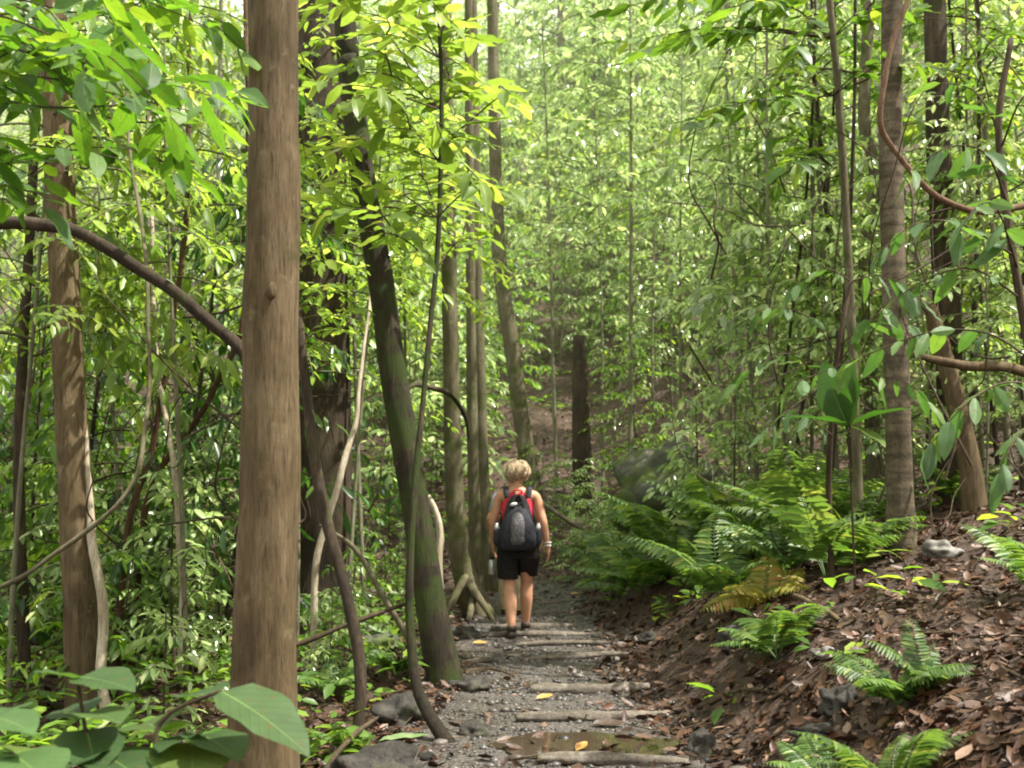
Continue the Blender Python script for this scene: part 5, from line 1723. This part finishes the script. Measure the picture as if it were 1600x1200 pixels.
# ------------------------------------------------------------------ ground cover that nobody could count
def ground_cover():
    mb, lv = MB(), Leaves()
    n = 0
    while n < 1500:
        y = 6 + 26 * RNG.random() ** 1.2
        x = RNG.uniform(-1, 1) * (0.55 * y + 1)
        s = abs(x - float(path_x(y))) - float(path_w(y))
        if s < 0.25 and y < 23:
            continue
        if x > 0.5 and y < 10 and RNG.random() < 0.8:
            continue
        if vnoise(np.array(x * 0.7), np.array(y * 0.7), 21) < -0.05:
            continue
        n += 1
        z = hz(x, y)
        hh = RNG.uniform(0.08, 0.4)
        base = np.array([x, y, z])
        for k in range(RNG.integers(4, 9)):
            a = RNG.uniform(0, 6.28)
            q = base + np.array([math.cos(a) * 0.05, math.sin(a) * 0.05, hh * RNG.uniform(0.3, 1.0)])
            Y = unit([math.cos(a), math.sin(a), RNG.uniform(-0.3, 0.5)])
            N = unit(np.array([0, 0, 1.0]) + RNG.normal(0, 0.3, 3))
            N = unit(N - Y * N.dot(Y))
            lv.put(q, (np.cross(Y, N), Y, N), RNG.uniform(0.09, 0.2), 1.1)
    lv.flush(mb, T_MID, 0)
    tag(mb.build("undergrowth", M["leaf_mid"]), "low green seedlings covering the forest floor", "undergrowth", kind="stuff")


ground_cover()


def tangle():
    """thin dead lianas and twigs hanging in the thicket."""
    mb = MB()
    for i in range(210):
        left = i < 140
        y = rs.uniform(7.8, 13.5)
        u = rs.uniform(-60, 640) if left else rs.uniform(1080, 1640)
        x = (u - 800) / F * y
        z = hz(x, y) + rs.random() ** 1.5 * 3.4
        L = rs.uniform(0.5, 2.4)
        a = rs.gauss(0, 0.7) + (PI / 2 if rs.random() < 0.7 else 0)
        d = np.array([math.cos(a), rs.gauss(0, 0.3), math.sin(a)])
        e = np.array([rs.gauss(0, .3), rs.gauss(0, .3), rs.gauss(0, .3)])
        p = [np.array([x, y, z]) + d * (L * t) + e * (L * math.sin(PI * t) * 0.6) + np.array([rs.gauss(0, .03), rs.gauss(0, .03), rs.gauss(0, .03)]) for t in (0, .2, .4, .6, .8, 1)]
        if any(abs(q[0] - float(path_x(q[1]))) < 1.15 for q in p):
            continue
        mb.tube(p, np.linspace(1, 0.4, 6) * rs.uniform(0.004, 0.012), 5, 0, step=0.10, cap=False)
    tag(mb.build("twig_tangle", M["twig"]), "tangle of thin dead twigs and lianas hanging in the thicket", "twigs", kind="stuff")


tangle()


def far_forest():
    """the wood covering the top of the hill, too far to tell tree from tree."""
    n, k = 620, 130
    y = RNG.uniform(44, 120, n)
    x = RNG.uniform(-1, 1, n) * (0.62 * y + 8)
    z = H(x, y) + 13 * RNG.random(n) ** 1.1
    c = np.repeat(np.stack([x, y, z], -1), k, 0)
    p = c + RNG.normal(0, 1, (n * k, 3)) * np.array([1.5, 1.5, 0.8])
    N = RNG.normal(0, 0.55, (n * k, 3)) + np.array([0.2, -0.25, 1.0])
    N /= np.linalg.norm(N, axis=1)[:, None]
    Y = RNG.normal(0, 1, (n * k, 3))
    Y -= N * (Y * N).sum(1)[:, None]
    Y /= np.linalg.norm(Y, axis=1)[:, None]
    mb = MB()
    mb.leaves(T_FAR, p, np.cross(Y, N), Y, N, RNG.uniform(0.3, 0.6, n * k), 0, False, np.full(n * k, 1.3))
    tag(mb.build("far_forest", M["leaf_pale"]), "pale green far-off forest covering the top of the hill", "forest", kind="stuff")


far_forest()

# ------------------------------------------------------------------ light
sd = Vector((math.cos(SUN_EL) * math.sin(SUN_AZ), math.cos(SUN_EL) * math.cos(SUN_AZ), math.sin(SUN_EL)))
sun_d = bpy.data.lights.new("sun", "SUN")
sun_d.energy = 5.0
sun_d.angle = math.radians(0.5)
sun_d.color = (1.0, 0.95, 0.86)
sun = bpy.data.objects.new("sun", sun_d)
COL.objects.link(sun)
sun.rotation_euler = (-sd).to_track_quat("-Z", "Y").to_euler()
sun.location = (20, 20, 40)

w = bpy.data.worlds.new("World")
scene.world = w
w.use_nodes = True
nt = w.node_tree
bg = nt.nodes["Background"]
sky = nt.nodes.new("ShaderNodeTexSky")
sky.sky_type = "NISHITA"
sky.sun_disc = False
sky.sun_elevation = SUN_EL
sky.sun_rotation = SUN_AZ
sky.dust_density = 8.0
sky.air_density = 1.0
wtc = nt.nodes.new("ShaderNodeTexCoord")
wnz = nd(nt, "ShaderNodeTexNoise", Scale=3.0, Detail=6.0)
nt.links.new(wtc.outputs["Generated"], wnz.inputs["Vector"])
wfac = ramp(nt, wnz.outputs["Fac"], [(0.30, (0.55,) * 3), (0.55, (1.0,) * 3)])
wmx = nd(nt, "ShaderNodeMix", data_type="RGBA")
wmx.inputs["B"].default_value = (6.2, 6.15, 5.6, 1)         # cloud white added over the sky to lift the ambient light
nt.links.new(wfac, wmx.inputs["Factor"])
nt.links.new(sky.outputs[0], wmx.inputs["A"])
nt.links.new(wmx.outputs["Result"], bg.inputs["Color"])
bg.inputs["Strength"].default_value = 0.15

# thin sunlit haze hanging in the forest beyond the hikers
def haze():
    m, nt, out = new_mat("forest haze")
    v = nd(nt, "ShaderNodeVolumeScatter", Density=0.0014, Anisotropy=0.2)
    v.inputs["Color"].default_value = (0.95, 1.0, 0.88, 1)
    nt.links.new(v.outputs[0], out.inputs["Volume"])
    mb = MB()
    mb.add([(x, y, z) for z in (-3, 34) for y in (12.8, 95) for x in (-60, 60)], [np.array([(0, 2, 3, 1), (4, 5, 7, 6), (0, 1, 5, 4), (2, 6, 7, 3), (0, 4, 6, 2), (1, 3, 7, 5)])], smooth=False)
    tag(mb.build("haze", m), "pale sunlit haze between the trees of the hillside", "haze", kind="stuff")


haze()

# ------------------------------------------------------------------ render settings
scene.render.engine = "CYCLES"
cy = scene.cycles
cy.max_bounces = 7
cy.diffuse_bounces = 4
cy.glossy_bounces = 2
cy.transmission_bounces = 4
cy.transparent_max_bounces = 4
cy.volume_bounces = 1
cy.volume_step_rate = 10.0
cy.caustics_reflective = False
cy.caustics_refractive = False
cy.filter_width = 2.0
cy.film_exposure = 2.1
vs = scene.view_settings
vs.view_transform = "Standard"
vs.look = "None"
vs.exposure = 0.0
